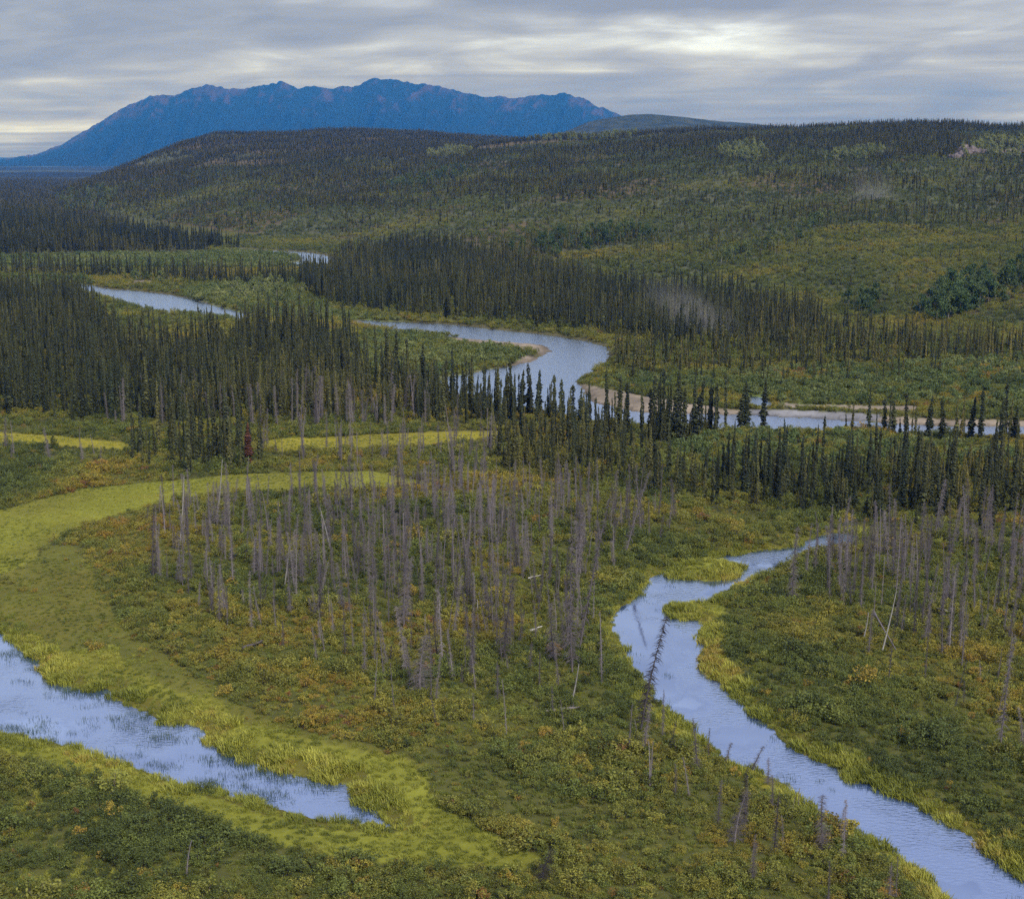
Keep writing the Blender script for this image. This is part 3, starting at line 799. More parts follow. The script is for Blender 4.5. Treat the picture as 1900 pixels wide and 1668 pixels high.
def make_snag(width, ntw, broken, bark=None, bend=0.7):
    H = 10.0
    sp = spine(H, bend)
    t = Mesh()
    rt = 0.085
    t.tube([p + Vector((0, 0, -0.3 if i == 0 else 0)) for i, p in enumerate(sp)], [rt * (1 - (0.62 if broken else 0.9) * i / 6) for i in range(7)], 6)
    c = Mesh()
    for i in range(ntw):
        z = R.uniform(0.10, 0.985) * H
        f = z / H
        L = (width * (0.35 + 0.65 * (1 - f)) + 0.10) * R.uniform(0.35, 1.25)
        a = R.uniform(0, 6.28)
        d = Vector((math.cos(a), math.sin(a), 0)); s = Vector((-d.y, d.x, 0))
        b0 = at_z(sp, z, H)
        mid = b0 + d * L * 0.55 + Vector((0, 0, -L * R.uniform(0.0, 0.35)))
        tip = b0 + d * L + Vector((0, 0, -L * R.uniform(0.2, 0.95))) + s * R.uniform(-0.2, 0.2) * L
        w = R.uniform(0.018, 0.036)
        up = Vector((0, 0, w))
        c.poly(b0 - up, b0 + up, mid + up * 0.8, mid - up * 0.8)
        c.poly(mid - up * 0.8, mid + up * 0.8, tip)
        if R.random() < 0.6:
            q = b0.lerp(mid, 0.9)
            c.poly(q + s * w * 0.6, q - s * w * 0.6, q + d * L * 0.25 + s * L * R.uniform(-0.5, 0.5) - Vector((0, 0, L * R.uniform(0.1, 0.5))))
    return t.make('snag_trunk', bark or m_snag), c.make('snag_branches', m_snag)
def leaf(c, p, size, up=0.5):
    n = Vector((R.gauss(0, 1), R.gauss(0, 1), R.gauss(0, 1) + up)).normalized()
    u = n.orthogonal().normalized(); v = n.cross(u)
    a = R.uniform(0, 6.28); u2 = u * math.cos(a) + v * math.sin(a); v2 = -u * math.sin(a) + v * math.cos(a)
    c.poly(p - u2 * size, p + v2 * size * 0.55, p + u2 * size, p - v2 * size * 0.55)
def make_shrub(rad, h, nl, size, mat):
    st = Mesh(); c = Mesh()
    lobes = []
    for k in range(R.randint(6, 9)):
        a = R.uniform(0, 6.28); q = rad * math.sqrt(R.random())
        tip = Vector((q * math.cos(a), q * math.sin(a), h * R.uniform(0.55, 1.0) * (1 - 0.35 * (q / rad) ** 2)))
        lobes.append((tip, rad * R.uniform(0.28, 0.48)))
        b = Vector((tip.x * 0.15, tip.y * 0.15, -0.15)); w = 0.018
        st.poly(b - Vector((w, 0, 0)), b + Vector((w, 0, 0)), tip + Vector((w * .4, 0, 0)), tip - Vector((w * .4, 0, 0)))
        st.poly(b - Vector((0, w, 0)), b + Vector((0, w, 0)), tip + Vector((0, w * .4, 0)), tip - Vector((0, w * .4, 0)))
    for i in range(nl):
        l, lr = R.choice(lobes)
        d = Vector((R.gauss(0, 1), R.gauss(0, 1), R.gauss(0, 0.85))).normalized() * lr * (R.random() ** 0.4)
        p = l + d
        if R.random() < 0.25:
            p = p.lerp(Vector((p.x * 0.8, p.y * 0.8, 0.1)), R.random() * 0.8)
        leaf(c, p, size * R.uniform(0.6, 1.3))
    return st.make('shrub_stem', m_stem), c.make('shrub_foliage', mat)
def make_aspen(h, rad, nl, size):
    t = Mesh(); c = Mesh()
    sp = spine(h, 0.4)
    t.tube([p + Vector((0, 0, -0.2 if i == 0 else 0)) for i, p in enumerate(sp)], [0.07 * (1 - 0.85 * i / 6) for i in range(7)], 6)
    lobes = []
    for k in range(14):
        z = h * R.uniform(0.18, 0.97); f = z / h
        q = rad * (1 - abs(f - 0.5) * 1.3) * R.uniform(0.3, 1.0); a = R.uniform(0, 6.28)
        b = at_z(sp, z * 0.9, h); e = at_z(sp, z, h) + Vector((q * math.cos(a), q * math.sin(a), 0))
        lobes.append((e, rad * R.uniform(0.25, 0.5)))
        w = 0.03
        t.poly(b - Vector((0, 0, w)), b + Vector((0, 0, w)), e + Vector((0, 0, w * .3)), e - Vector((0, 0, w * .3)))
    for i in range(nl):
        l, lr = R.choice(lobes)
        leaf(c, l + Vector((R.gauss(0, 1), R.gauss(0, 1), R.gauss(0, 1))).normalized() * lr * R.random() ** 0.4, size * R.uniform(0.6, 1.3))
    return t.make('aspen_trunk', m_birch), c.make('aspen_crown', m_willow)
def make_tuft(rad, h, nb, w, mat, lean):
    c = Mesh()
    for i in range(nb):
        a = R.uniform(0, 6.28); q = rad * math.sqrt(R.random())
        b = Vector((q * math.cos(a), q * math.sin(a), -0.05))
        e = R.uniform(0, 6.28)
        d = Vector((math.cos(e), math.sin(e), 0)) * R.uniform(0.2, 1) * lean + b * 0.5
        hh = h * R.uniform(0.6, 1.15) * (1 - 0.4 * (q / rad) ** 2)
        s = Vector((math.cos(e + 1.3), math.sin(e + 1.3), 0)) * w
        mid = b + d * 0.35 * hh + Vector((0, 0, hh * 0.62)); tip = b + d * hh + Vector((0, 0, hh))
        c.poly(b - s, b + s, mid + s * 0.8, mid - s * 0.8)
        c.poly(mid - s * 0.8, mid + s * 0.8, tip)
    return c.make('tuft', mat)

SPRUCE = [make_spruce(*a) for a in ((0.85, 0.6, 0.10, 0.10), (1.05, 0.4, 0.06, 0.0), (0.70, 0.9, 0.16, 0.22), (0.95, 0.5, 0.14, 0.12), (0.60, 1.0, 0.22, 0.25), (1.20, 0.3, 0.08, 0.0))]
SNAG = [make_snag(*a) for a in ((0.72, 320, False), (0.52, 260, False), (0.95, 380, False), (0.45, 180, True), (0.62, 300, False), (0.36, 150, True), (0.50, 220, False, None, 1.3), (0.80, 280, True))]
POLE = make_snag(0.22, 70, True, m_birch, 0.35)
SHRUB = [make_shrub(*a) for a in ((0.75, 1.0, 460, 0.066, m_shrub), (0.6, 1.2, 420, 0.062, m_shrub), (0.9, 0.8, 500, 0.068, m_shrub), (0.5, 0.75, 360, 0.058, m_shrub))]
WILLOW = [make_shrub(*a) for a in ((1.1, 2.2, 260, 0.17, m_willow), (0.9, 1.8, 240, 0.15, m_willow), (1.3, 2.0, 280, 0.18, m_willow))]
ASPEN = [make_aspen(*a) for a in ((7.0, 1.8, 1000, 0.24), (6.0, 2.1, 1000, 0.25), (8.0, 1.6, 1000, 0.23))]
TUFT = [make_tuft(*a) for a in ((0.40, 0.55, 70, 0.022, m_sedge, 0.75), (0.34, 0.62, 60, 0.020, m_sedge, 0.65), (0.48, 0.42, 80, 0.022, m_sedge, 0.95))]
REED = [make_tuft(*a) for a in ((0.6, 0.55, 26, 0.014, m_reed, 0.35), (0.8, 0.42, 30, 0.014, m_reed, 0.5))]

# ------------------------------------------------------------------ building things out of the shapes
def hz1(x, y):
    return float(HZ(np.array([x]), np.array([y]))[0])
def thing(name, label, cat, group, loc, rot, scale):
    o = bpy.data.objects.new(name, None)
    o.empty_display_size = 0.5
    o.location = loc; o.rotation_euler = rot; o.scale = scale
    o['label'] = label; o['category'] = cat
    if group:
        o['group'] = group
    COL.objects.link(o)
    return o
def part(name, me, parent, tint=0.5):
    o = bpy.data.objects.new(name, me)
    o['tint'] = float(tint)
    COL.objects.link(o)
    o.parent = parent
    return o
KIND = {'spruce_tree': ('trunk', 'crown'), 'dead_snag': ('trunk', 'branches'), 'birch_snag': ('trunk', 'branches'), 'shrub': ('stem', 'foliage'), 'aspen_tree': ('trunk', 'crown'), 'willow_shrub': ('stem', 'foliage')}
def plant(kind, shape, x, y, z, h_scale, w_scale, rz, tilt, tint, label, cat, group):
    o = thing(kind, label, cat, group, (x, y, z), (tilt[0], tilt[1], rz), (w_scale, w_scale, h_scale))
    n1_, n2_ = KIND[kind]
    part(n1_, shape[0], o, tint); part(n2_, shape[1], o, tint)
    return o

# scatter: one stuff object whose points carry real plant shapes
def scatter(name, label, shapes, pts, scl, rot, idx, tint):
    me = bpy.data.meshes.new(name)
    n = len(pts)
    me.vertices.add(n); me.vertices.foreach_set('co', np.asarray(pts, np.float32).ravel())
    for nm, typ, arr in (('scl', 'FLOAT_VECTOR', scl), ('rot', 'FLOAT_VECTOR', rot)):
        a = me.attributes.new(nm, typ, 'POINT'); a.data.foreach_set('vector', np.asarray(arr, np.float32).ravel())
    a = me.attributes.new('idx', 'INT', 'POINT'); a.data.foreach_set('value', np.asarray(idx, np.int32))
    a = me.attributes.new('tint', 'FLOAT', 'POINT'); a.data.foreach_set('value', np.asarray(tint, np.float32))
    o = bpy.data.objects.new(name, me); COL.objects.link(o)
    o['kind'] = 'stuff'; o['label'] = label
    ng = bpy.data.node_groups.new(name, 'GeometryNodeTree')
    ng.interface.new_socket('Geometry', in_out='INPUT', socket_type='NodeSocketGeometry')
    ng.interface.new_socket('Geometry', in_out='OUTPUT', socket_type='NodeSocketGeometry')
    gi, go = ng.nodes.new('NodeGroupInput'), ng.nodes.new('NodeGroupOutput')
    jn = ng.nodes.new('GeometryNodeJoinGeometry')
    for group in shapes:                       # each shape: the parts of one real plant standing in the scene
        jj = ng.nodes.new('GeometryNodeJoinGeometry')
        for ob in group:
            oi = ng.nodes.new('GeometryNodeObjectInfo'); oi.transform_space = 'ORIGINAL'
            oi.inputs['Object'].default_value = ob
            ng.links.new(oi.outputs['Geometry'], jj.inputs[0])
        gt = ng.nodes.new('GeometryNodeGeometryToInstance')
        ng.links.new(jj.outputs[0], gt.inputs[0]); ng.links.new(gt.outputs[0], jn.inputs[0])
    ip = ng.nodes.new('GeometryNodeInstanceOnPoints'); ip.inputs['Pick Instance'].default_value = True
    def attr(nm, typ):
        a = ng.nodes.new('GeometryNodeInputNamedAttribute'); a.data_type = typ; a.inputs['Name'].default_value = nm
        return a.outputs['Attribute']
    ng.links.new(gi.outputs[0], ip.inputs['Points']); ng.links.new(jn.outputs[0], ip.inputs['Instance'])
    ng.links.new(attr('idx', 'INT'), ip.inputs['Instance Index'])
    er = ng.nodes.new('FunctionNodeEulerToRotation')
    ng.links.new(attr('rot', 'FLOAT_VECTOR'), er.inputs[0]); ng.links.new(er.outputs[0], ip.inputs['Rotation'])
    ng.links.new(attr('scl', 'FLOAT_VECTOR'), ip.inputs['Scale'])
    ng.links.new(ip.outputs[0], go.inputs[0])
    md = o.modifiers.new('scatter', 'NODES'); md.node_group = ng
    return o

# ------------------------------------------------------------------ where things grow
def sample(dens, y0, y1, a0=-180.0, a1=2080.0):
    """uniform points over the ground between two distances"""
    k = (a1 - a0) / FOC * CP
    area = k * (y1 * y1 - y0 * y0) / 2
    n = int(dens * area)
    y = np.sqrt(rng.random(n) * (y1 * y1 - y0 * y0) + y0 * y0)
    a = a0 + rng.random(n) * (a1 - a0)
    return (a - 950) / FOC * CP * y, y
def in_zone(poly, dens):
    w = W(poly)
    lo, hi = w.min(0), w.max(0)
    n = int(dens * (hi[0] - lo[0]) * (hi[1] - lo[1]))
    x = lo[0] + rng.random(n) * (hi[0] - lo[0]); y = lo[1] + rng.random(n) * (hi[1] - lo[1])
    px, py = P(x, y, np.zeros(n))
    wx, wy = warp(x, y, px, py)
    k = pip(poly, wx, wy)
    return x[k], y[k]

# --- spruces
sx, sy, sh, stn = [], [], [], []
for poly, dens, (h0, h1), yel in FORESTS:
    x, y = in_zone(poly, dens)
    h = h0 + (h1 - h0) * rng.random(len(x)) * (0.6 + 0.8 * fbm(x / 18, y / 18, 2))
    h *= np.where(rng.random(len(x)) < 0.38, rng.uniform(0.4, 0.75, len(x)), 1.0)
    t = np.clip(0.10 + (0.15 + yel * 0.9) * rng.random(len(x)) + (fbm(x / 40 + 5, y / 40, 2) - 0.5) * 0.6, 0, 0.9)
    sx.append(x); sy.append(y); sh.append(h); stn.append(t)
# sparse spruces over the slopes and the far plain
x, y = sample(0.085, 380, 3300)
z = HILLZ(x, y); a = azim(x, y); px, py = P(x, y, z)
f = fbm(x / 110, y / 130, 4); f2 = fbm(x / 45 + 3, y / 60 + 8, 3)
dA = hill(a, y, A_FOOT, A_CREST, A_DIST); dB = hill(a, y, B_FOOT, B_CREST, B_DIST)
up = np.clip((430 - py) / 170, 0, 1)
dens = np.where(dB >= dA, 0.13 + 0.62 * up, 0.42 + 0.75 * np.clip((400 - py) / 120, 0, 1))
dens = dens * np.where(dB >= dA, 0.55 + 0.9 * sstep(0.40, 0.60, f), 0.75 + 0.6 * sstep(0.40, 0.60, f)) * (0.5 + sstep(0.35, 0.6, f2))
band = pip(Z([(880, 470), (960, 455), (1060, 440), (1180, 428), (1190, 445), (1080, 468), (960, 490)]), px, py)
dens = np.where(band, 1.2, dens)
dens = np.where((z < 2.5), np.where((y > 1100) & (px < 250), 0.55, 0.0), dens)
k = rng.random(len(x)) < dens
x, y, z, f = x[k], y[k], z[k], f[k]
h = 2.6 + 4.4 * rng.random(len(x)) ** 1.5
h *= np.where(f < 0.45, 0.8, 1.05)
sx.append(x); sy.append(y); sh.append(h); stn.append(np.clip(0.26 + 0.55 * rng.random(len(x)), 0, 0.9))
sx, sy, sh, stn = map(np.concatenate, (sx, sy, sh, stn))
d = water_dist(sx, sy)
k = d > 1.2
sx, sy, sh, stn = sx[k], sy[k], sh[k], stn[k]
sz = HZ(sx, sy) - 0.1

# hand placed spruces of the riverside row: foot pixel, top pixel
ROW = [(721, 712, 612), (737, 716, 615), (757, 724, 632), (784, 730, 640), (840, 742, 646), (873, 752, 662), (900, 758, 682), (924, 764, 690), (947, 768, 674), (967, 774, 690), (983, 774, 678),
       (1000, 780, 690), (1029, 790, 700), (1042, 790, 708), (1063, 796, 720), (1077, 800, 726), (1125, 800, 690), (1149, 806, 700), (1164, 818, 714), (1213, 822, 700), (1230, 830, 690), (1252, 826, 706), (1262, 832, 690),
       (1286, 826, 708), (1317, 806, 722), (1328, 808, 714), (1346, 798, 690), (1375, 796, 704), (1386, 797, 700), (1416, 792, 690), (1641, 808, 742), (1657, 812, 746), (1679, 820, 735), (1722, 820, 740), (1748, 822, 746),
       (1800, 822, 742), (1819, 826, 730), (1857, 830, 742), (1864, 824, 716), (1880, 826, 762), (1222, 828, 712), (1240, 832, 716), (1206, 822, 726), (1270, 830, 724), (1302, 812, 742)]
def measure(px, base, top):
    x, y = U(px, base)
    e = math.atan((834 - top) / FOC) - PITCH
    return float(x), float(y), float(CAM_H + y * math.tan(e))
order = np.argsort(sy)
NEAR = 299 - len(ROW)
near_i, far_i = order[:NEAR], order[NEAR:]

things_rows = []    # (kind, shape, x, y, z, hs, ws, rz, tilt, tint)
for i, (px, b_, t_) in enumerate(ROW):
    x, y, h = measure(px, b_, t_)
    ln = 0.13 if px == 1286 else R.uniform(-0.02, 0.02)
    things_rows.append(('spruce_tree', SPRUCE[(i * 7 + 2) % 6], x, y, hz1(x, y) - 0.1, h / 10.2, R.uniform(1.0, 1.4), R.uniform(-0.3, 0.3), (R.uniform(-0.02, 0.02), ln), R.uniform(0.05, 0.35), ('row', px, b_)))
x, y, h = measure(461, 872, 790)
things_rows.append(('spruce_tree', SPRUCE[5], x, y, hz1(x, y) - 0.1, h / 10.2, 1.15, 0.0, (0, 0), 1.0, 'reddish brown dying spruce at the end of the stand by the loop meadow'))
for i in near_i:
    hs = sh[i] / 10
    things_rows.append(('spruce_tree', SPRUCE[int(rng.integers(6))], sx[i], sy[i], sz[i], hs, (0.42 + 0.36 * hs) * R.uniform(0.8, 1.15), R.uniform(0, 6.28), (R.gauss(0, .02), R.gauss(0, .02)), stn[i], None))

# --- dead snags
SNAGS = [
 (Z([(270, 965), (420, 935), (650, 918), (800, 905), (1000, 915), (1180, 945), (1290, 985), (1225, 1015), (1140, 1060), (1100, 1130), (1105, 1250), (1120, 1300), (1000, 1300), (800, 1290), (640, 1270), (480, 1215), (380, 1160), (290, 1085)]), 0.112, (2.8, 7.2)),
 (Z([(520, 960), (800, 940), (1050, 960), (1100, 1100), (1080, 1240), (800, 1250), (600, 1180)]), 0.045, (5, 9)),
 (Z([(1455, 1050), (1600, 1015), (1750, 1000), (1900, 1005), (2080, 1010), (2080, 1310), (1900, 1310), (1790, 1270), (1650, 1185), (1510, 1120)]), 0.160, (4, 8.5)),
 (Z([(-180, 838), (0, 838), (240, 848), (240, 866), (100, 872), (-180, 872)]), 0.035, (4, 7)),
 (Z([(480, 835), (700, 835), (880, 815), (960, 850), (900, 895), (760, 885), (640, 872), (500, 875)]), 0.060, (5, 8.5)),
 (Z([(1150, 1345), (1260, 1370), (1340, 1420), (1450, 1475), (1560, 1545), (1680, 1640), (1720, 1720), (1380, 1720), (1250, 1560), (1160, 1430)]), 0.075, (2.2, 5.2)),
 (Z([(640, 1270), (900, 1300), (1120, 1310), (1150, 1400), (900, 1380), (700, 1330)]), 0.055, (2.2, 5.5)),
 (Z([(-100, 1590), (150, 1580), (420, 1640), (420, 1740), (-100, 1740)]), 0.018, (2.5, 5)),
 (Z([(1540, 1130), (1800, 1250), (2000, 1330), (2000, 1440), (1800, 1400), (1620, 1290)]), 0.025, (3, 7)),
 (Z([(200, 750), (500, 755), (800, 765), (800, 800), (500, 806), (200, 798)]), 0.045, (5, 9)),
]
dxs, dys, dhs = [], [], []
for poly, dens, (h0, h1) in SNAGS:
    x, y = in_zone(poly, dens)
    h = h0 + (h1 - h0) * rng.random(len(x)) * (0.6 + 0.8 * fbm(x / 9, y / 9, 2))
    h *= np.where(rng.random(len(x)) < 0.15, 0.5, 1.0)
    dxs.append(x); dys.append(y); dhs.append(h)
dxs, dys, dhs = map(np.concatenate, (dxs, dys, dhs))
k = water_dist(dxs, dys) > 0.7
dxs, dys, dhs = dxs[k], dys[k], dhs[k]
dzs = HZ(dxs, dys) - 0.1
order = np.argsort(dys)
# hand placed snags: foot pixel, top pixel (x, y), label, shape
HAND_SNAGS = [
 ((1188, 1372), (1217, 1150), 'black bare snag leaning out over the blue channel from its near bank', 2, 1.15),
 ((285, 1086), (287, 945), 'tall dark snag standing alone at the edge of the loop meadow', 0, 1.0),
 ((1062, 1262), (1045, 1000), 'thick fuzzy grey snag with shaggy branches leaning slightly left near channel', 2, 1.25),
 ((1075, 1215), (1120, 925), 'long grey snag leaning right above the shrubs beside the channel bend', 4, 1.2),
 ((750, 1180), (746, 1050), 'broad shaggy dead snag with a dense grey skirt of branches', 2, 1.3),
 ((935, 1238), (940, 1080), 'dense dark brown snag standing in the middle of the dead wood', 2, 1.2),
 ((1030, 1240), (1008, 1130), 'short stout snag leaning left beside two pale fallen logs', 2, 1.2),
 ((780, 1300), (772, 1190), 'low bushy grey snag with wide drooping branches at the front of the dead stand', 2, 1.7),
 ((1470, 1130), (1463, 985), 'tallest fuzzy snag at the near corner of the right bank stand', 2, 1.0),
 ((1855, 1400), (1858, 1190), 'long thin purple grey snag standing out before the right bank thicket', 4, 1.0),
 ((1530, 1600), (1503, 1490), 'cluster snag on the near channel bank close to the water', 2, 1.0),
 ((1362, 1585), (1364, 1480), 'fuzzy grey snag with a white broken twig at its foot', 2, 1.1),
 ((1005, 1660), (1008, 1590), 'small dark stub snag in the shrubs below the sedge tongue', 2, 1.0),
 ((1395, 1430), (1412, 1385), 'short snag tilted over the channel water, one of a pair', 1, 0.8),
 ((1345, 1425), (1352, 1382), 'short upright snag at the channel edge, left one of a pair', 1, 0.8),
 ((595, 1170), (592, 1060), 'dark snag still carrying needles among paler dead trunks', 0, 1.1),
 ((1190, 1000), (1172, 870), 'forked looking grey snag tilting left before the green spruces', 4, 1.0),
 ((1160, 1040), (1197, 880), 'grey snag tilting right, crossing its neighbour before the green spruces', 4, 1.0),
]
HAND_BIRCH = [
 ((334, 1024), (352, 892), 'white birch trunk leaning right beside the loop meadow'),
 ((405, 955), (420, 862), 'white birch snag leaning right over the bright meadow'),
 ((1060, 1318), (1078, 1245), 'short white leaning pole beside a fallen log in front of the dead stand'),
 ((885, 1160), (890, 1125), 'stubby pale broken pole beside a dark log'),
 ((1635, 1225), (1660, 1110), 'long white birch pole leaning right and crossing a fallen one'),
 ((1600, 1205), (1612, 1150), 'thin pale pole leaning right, shorter than the crossed birch beside it'),
 ((528, 1098), (543, 1025), 'white birch stub with a broken top among grey snags'),
 ((616, 1040), (600, 950), 'pale birch snag bent left in the middle of the dead stand'),
]
def leaning(foot, top):
    x, y = map(float, U(*foot))
    dep = y * CP + CAM_H * SP
    mpp = dep / FOC
    dxm = (top[0] - foot[0]) * mpp
    e = math.atan((834 - top[1]) / FOC) - PITCH
    h = CAM_H + y * math.tan(e)
    return x, y, h, dxm
for foot, top, lab, si, ws in HAND_SNAGS:
    x, y, h, dxm = leaning(foot, top)
    L = math.hypot(h, dxm)
    things_rows.append(('dead_snag', SNAG[si], x, y, hz1(x, y) - 0.1, L / 10, ws, 0.0, (0, math.atan2(dxm, h)), 0.08 if 'black' in lab or 'dark' in lab else 0.45, lab))
for foot, top, lab in HAND_BIRCH:
    x, y, h, dxm = leaning(foot, top)
    L = math.hypot(h, dxm)
    things_rows.append(('birch_snag', POLE, x, y, hz1(x, y) - 0.1, L / 10, 1.0, 0.0, (0, math.atan2(dxm, h)), 0.5, lab))
NSN = 300 - len(HAND_SNAGS)
for i in order[:NSN]:
    hs = dhs[i] / 10
    things_rows.append(('dead_snag', SNAG[int(rng.integers(8))], dxs[i], dys[i], dzs[i], hs, (0.36 + 0.36 * hs) * R.uniform(0.7, 1.25), R.uniform(0, 6.28), (R.gauss(0, .05), R.gauss(0, .06)) if R.random() < 0.9 else (R.gauss(0, .16), R.gauss(0, .16)), float(np.clip(R.gauss(0.45, 0.2), 0.1, 0.9)), None))
snag_far = order[NSN:]

# --- aspens: green leafy clumps on the slopes and below
ASP = [
 (Z([(1690, 595), (1720, 570), (1760, 545), (1850, 525), (1960, 505), (1980, 535), (1900, 560), (1800, 590), (1740, 605)]), 0.050, 0.15, (0.9, 1.3)),
 (Z([(1560, 590), (1585, 568), (1620, 560), (1640, 590), (1600, 604)]), 0.030, 0.1, (0.7, 1.0)),
 (Z([(930, 470), (1000, 455), (1080, 445), (1180, 430), (1230, 448), (1150, 465), (1050, 480), (970, 492)]), 0.018, 0.2, (0.8, 1.2)),
 (Z([(1310, 490), (1380, 465), (1450, 440), (1540, 410), (1560, 420), (1470, 455), (1390, 485), (1330, 500)]), 0.022, 0.45, (0.6, 1.0)),
 (Z([(1325, 285), (1400, 272), (1425, 290), (1400, 305), (1345, 302)]), 0.012, 0.8, (0.9, 1.3)),
 (Z([(1530, 300), (1570, 283), (1640, 282), (1640, 300), (1540, 310)]), 0.010, 0.8, (0.8, 1.2)),
 (Z([(1780, 282), (1850, 266), (1980, 268), (1980, 290), (1860, 300), (1790, 300)]), 0.012, 0.9, (0.8, 1.2)),
 (Z([(100, 370), (180, 350), (230, 360), (200, 400), (120, 400)]), 0.006, 0.5, (0.8, 1.2)),
 (Z([(780, 290), (830, 278), (880, 284), (860, 298), (800, 302)]), 0.008, 0.9, (0.8, 1.2)),
 (Z([(960, 262), (1040, 250), (1180, 250), (1180, 262), (1040, 266)]), 0.008, 0.8, (0.8, 1.1)),
 (Z([(700, 350), (770, 335), (860, 310), (880, 325), (790, 350), (720, 362)]), 0.010, 0.3, (0.8, 1.2)),
 (Z([(420, 540), (500, 530), (560, 550), (520, 575), (440, 560)]), 0.030, 0.75, (0.5, 0.8)),
 (Z([(190, 520), (300, 522), (310, 532), (200, 530)]), 0.020, 0.5, (0.5, 0.8)),
 (Z([(1400, 700), (1700, 690), (1900, 690), (1900, 730), (1600, 735), (1420, 725)]), 0.006, 0.6, (0.4, 0.6)),
]
x, y = sample(0.06, 330, 2400)
z = HILLZ(x, y); px, py = P(x, y, z)
ax_, ay_, at_, as_ = [], [], [], []
for poly, dens, tn, (s0, s1) in ASP:
    m = pip(poly, px, py) & (rng.random(len(x)) < dens / 0.06)
    ax_.append(x[m]); ay_.append(y[m]); at_.append(np.clip(tn + rng.normal(0, 0.13, m.sum()), 0, 1)); as_.append(s0 + (s1 - s0) * rng.random(m.sum()))
ax_, ay_, at_, as_ = map(np.concatenate, (ax_, ay_, at_, as_))
k = water_dist(ax_, ay_) > 1.0
ax_, ay_, at_, as_ = ax_[k], ay_[k], at_[k], as_[k]
az_ = HZ(ax_, ay_) - 0.1
aorder = np.argsort(ay_)
for i in aorder[:200]:
    things_rows.append(('aspen_tree', ASPEN[int(rng.integers(3))], ax_[i], ay_[i], az_[i], as_[i], as_[i] * R.uniform(.85, 1.15), R.uniform(0, 6.28), (0, 0), at_[i], None))

# --- shrubs of the near ground
x, y = sample(3.6, 74, 345)
d = water_dist(x, y)
z = HZ(x, y, d); px, py = P(x, y, z); wx, wy = warp(x, y, px, py)
sedge = zone_hit([p for p, c, kd in MEADOWS if kd == 'sedge'], wx, wy)
short = zone_hit([p for p, c, kd in MEADOWS if kd == 'short'], wx, wy)
bare = zone_hit([p for p, c in BARE], wx, wy)
f = fbm(x / 5, y / 5, 3); g2 = fbm(x / 16 + 40, y / 16, 3)
keep = (d > 0.5) & ~sedge & ~bare
pr = np.where(short, 0.10, 0.55 + 0.9 * sstep(0.35, 0.6, f)) * np.where(y > 240, 0.75, 1.0)
keep &= rng.random(len(x)) < pr
x, y, z, d, f, g2, short, px, py = (q[keep] for q in (x, y, z, d, f, g2, short, px, py))
tn = np.clip(0.42 + (g2 - 0.5) * 1.1 + rng.normal(0, 0.13, len(x)) + np.where(short, 0.2, 0), 0.02, 1.0)
tn = np.where((rng.random(len(x)) < 0.02), rng.uniform(0.7, 1.0, len(x)), tn)
yel = zone_hit([Z([(150, 965), (330, 950), (330, 1030), (200, 1080), (120, 1040)]), Z([(380, 1200), (700, 1270), (980, 1340), (900, 1420), (640, 1350), (420, 1290)]), Z([(1230, 815), (1450, 805), (1900, 845), (1900, 862), (1230, 855)]), Z([(1180, 1295), (1310, 1380), (1240, 1390)])], px, py)
tn = np.where(yel, np.clip(tn + 0.13, 0, 1), tn)
ss = (0.30 + 0.60 * rng.random(len(x)) ** 1.6 + 0.65 * (rng.random(len(x)) < 0.04)) * (0.75 + 0.5 * sstep(0.35, 0.65, f)) * np.where(short, 0.55, 1)
big = np.argsort(y - 12 * ss)[:240]
isbig = np.zeros(len(x), bool); isbig[big] = True
for i in big:
    things_rows.append(('shrub', SHRUB[int(rng.integers(4))], x[i], y[i], z[i], ss[i], ss[i] * R.uniform(0.9, 1.2), R.uniform(0, 6.28), (0, 0), tn[i], None))
SHR = [q[~isbig] for q in (x, y, z, ss, tn)]

# ------------------------------------------------------------------ labels
LANDMARKS = [((1310, 1060), 'the round sedge islet'), ((1205, 1260), 'the black leaning channel snag'), ((726, 1534), 'the pointed end of the pond'), ((343, 960), 'the leaning white birch'),
 ((285, 1015), 'the lone dark snag by the loop meadow'), ((990, 1192), 'the short pale fallen logs'), ((1070, 1285), 'the short white leaning pole'), ((470, 1218), 'the grey log near the pond meadow'),
 ((1645, 1170), 'the crossed white birch poles'), ((1540, 1000), 'the far end of the channel'), ((790, 890), 'the tip of the loop meadow'), ((700, 820), 'the narrow yellow meadow strip'), ((460, 860), 'the reddish spruce'),
 ((1580, 1445), 'the grass spit on the channel bank'), ((1900, 1625), 'the lower end of the channel'), ((880, 1165), 'the dark log in the dead stand'), ((1220, 760), 'the tall riverside spruces'), ((1500, 785), 'the river by the gravel bar'),
 ((130, 1390), 'the near bank of the pond'), ((1480, 1475), 'the near channel bank'), ((1850, 1300), 'the long far bank snag'), ((600, 1110), 'the dark needle bearing snag'), ((1150, 1150), 'the channel bend'), ((1840, 560), 'the middle of the dark aspen grove'),
 ((1590, 585), 'the small round aspen thicket'), ((1040, 460), 'the dark strip of trees on the slope'), ((1430, 455), 'the light green slope thicket'), ((460, 550), 'the pale willows by the far river'), ((1820, 285), 'the rock outcrop'), ((100, 815), 'the brown yellow meadow patch'), ((1880, 930), 'the right end of the spruce belt'), ((1680, 940), 'the middle of the spruce belt'), ((1480, 930), 'the left end of the spruce belt'),
 ((1010, 880), 'the thick spruces above the dead stand'), ((60, 1630), 'the lower left corner'), ((420, 1600), 'the sedge strip below the pond'), ((950, 1600), 'the sedge tongue'), ((1200, 1640), 'the lower edge between tongue and channel'), ((1850, 1480), 'the far bank shrub slope')]
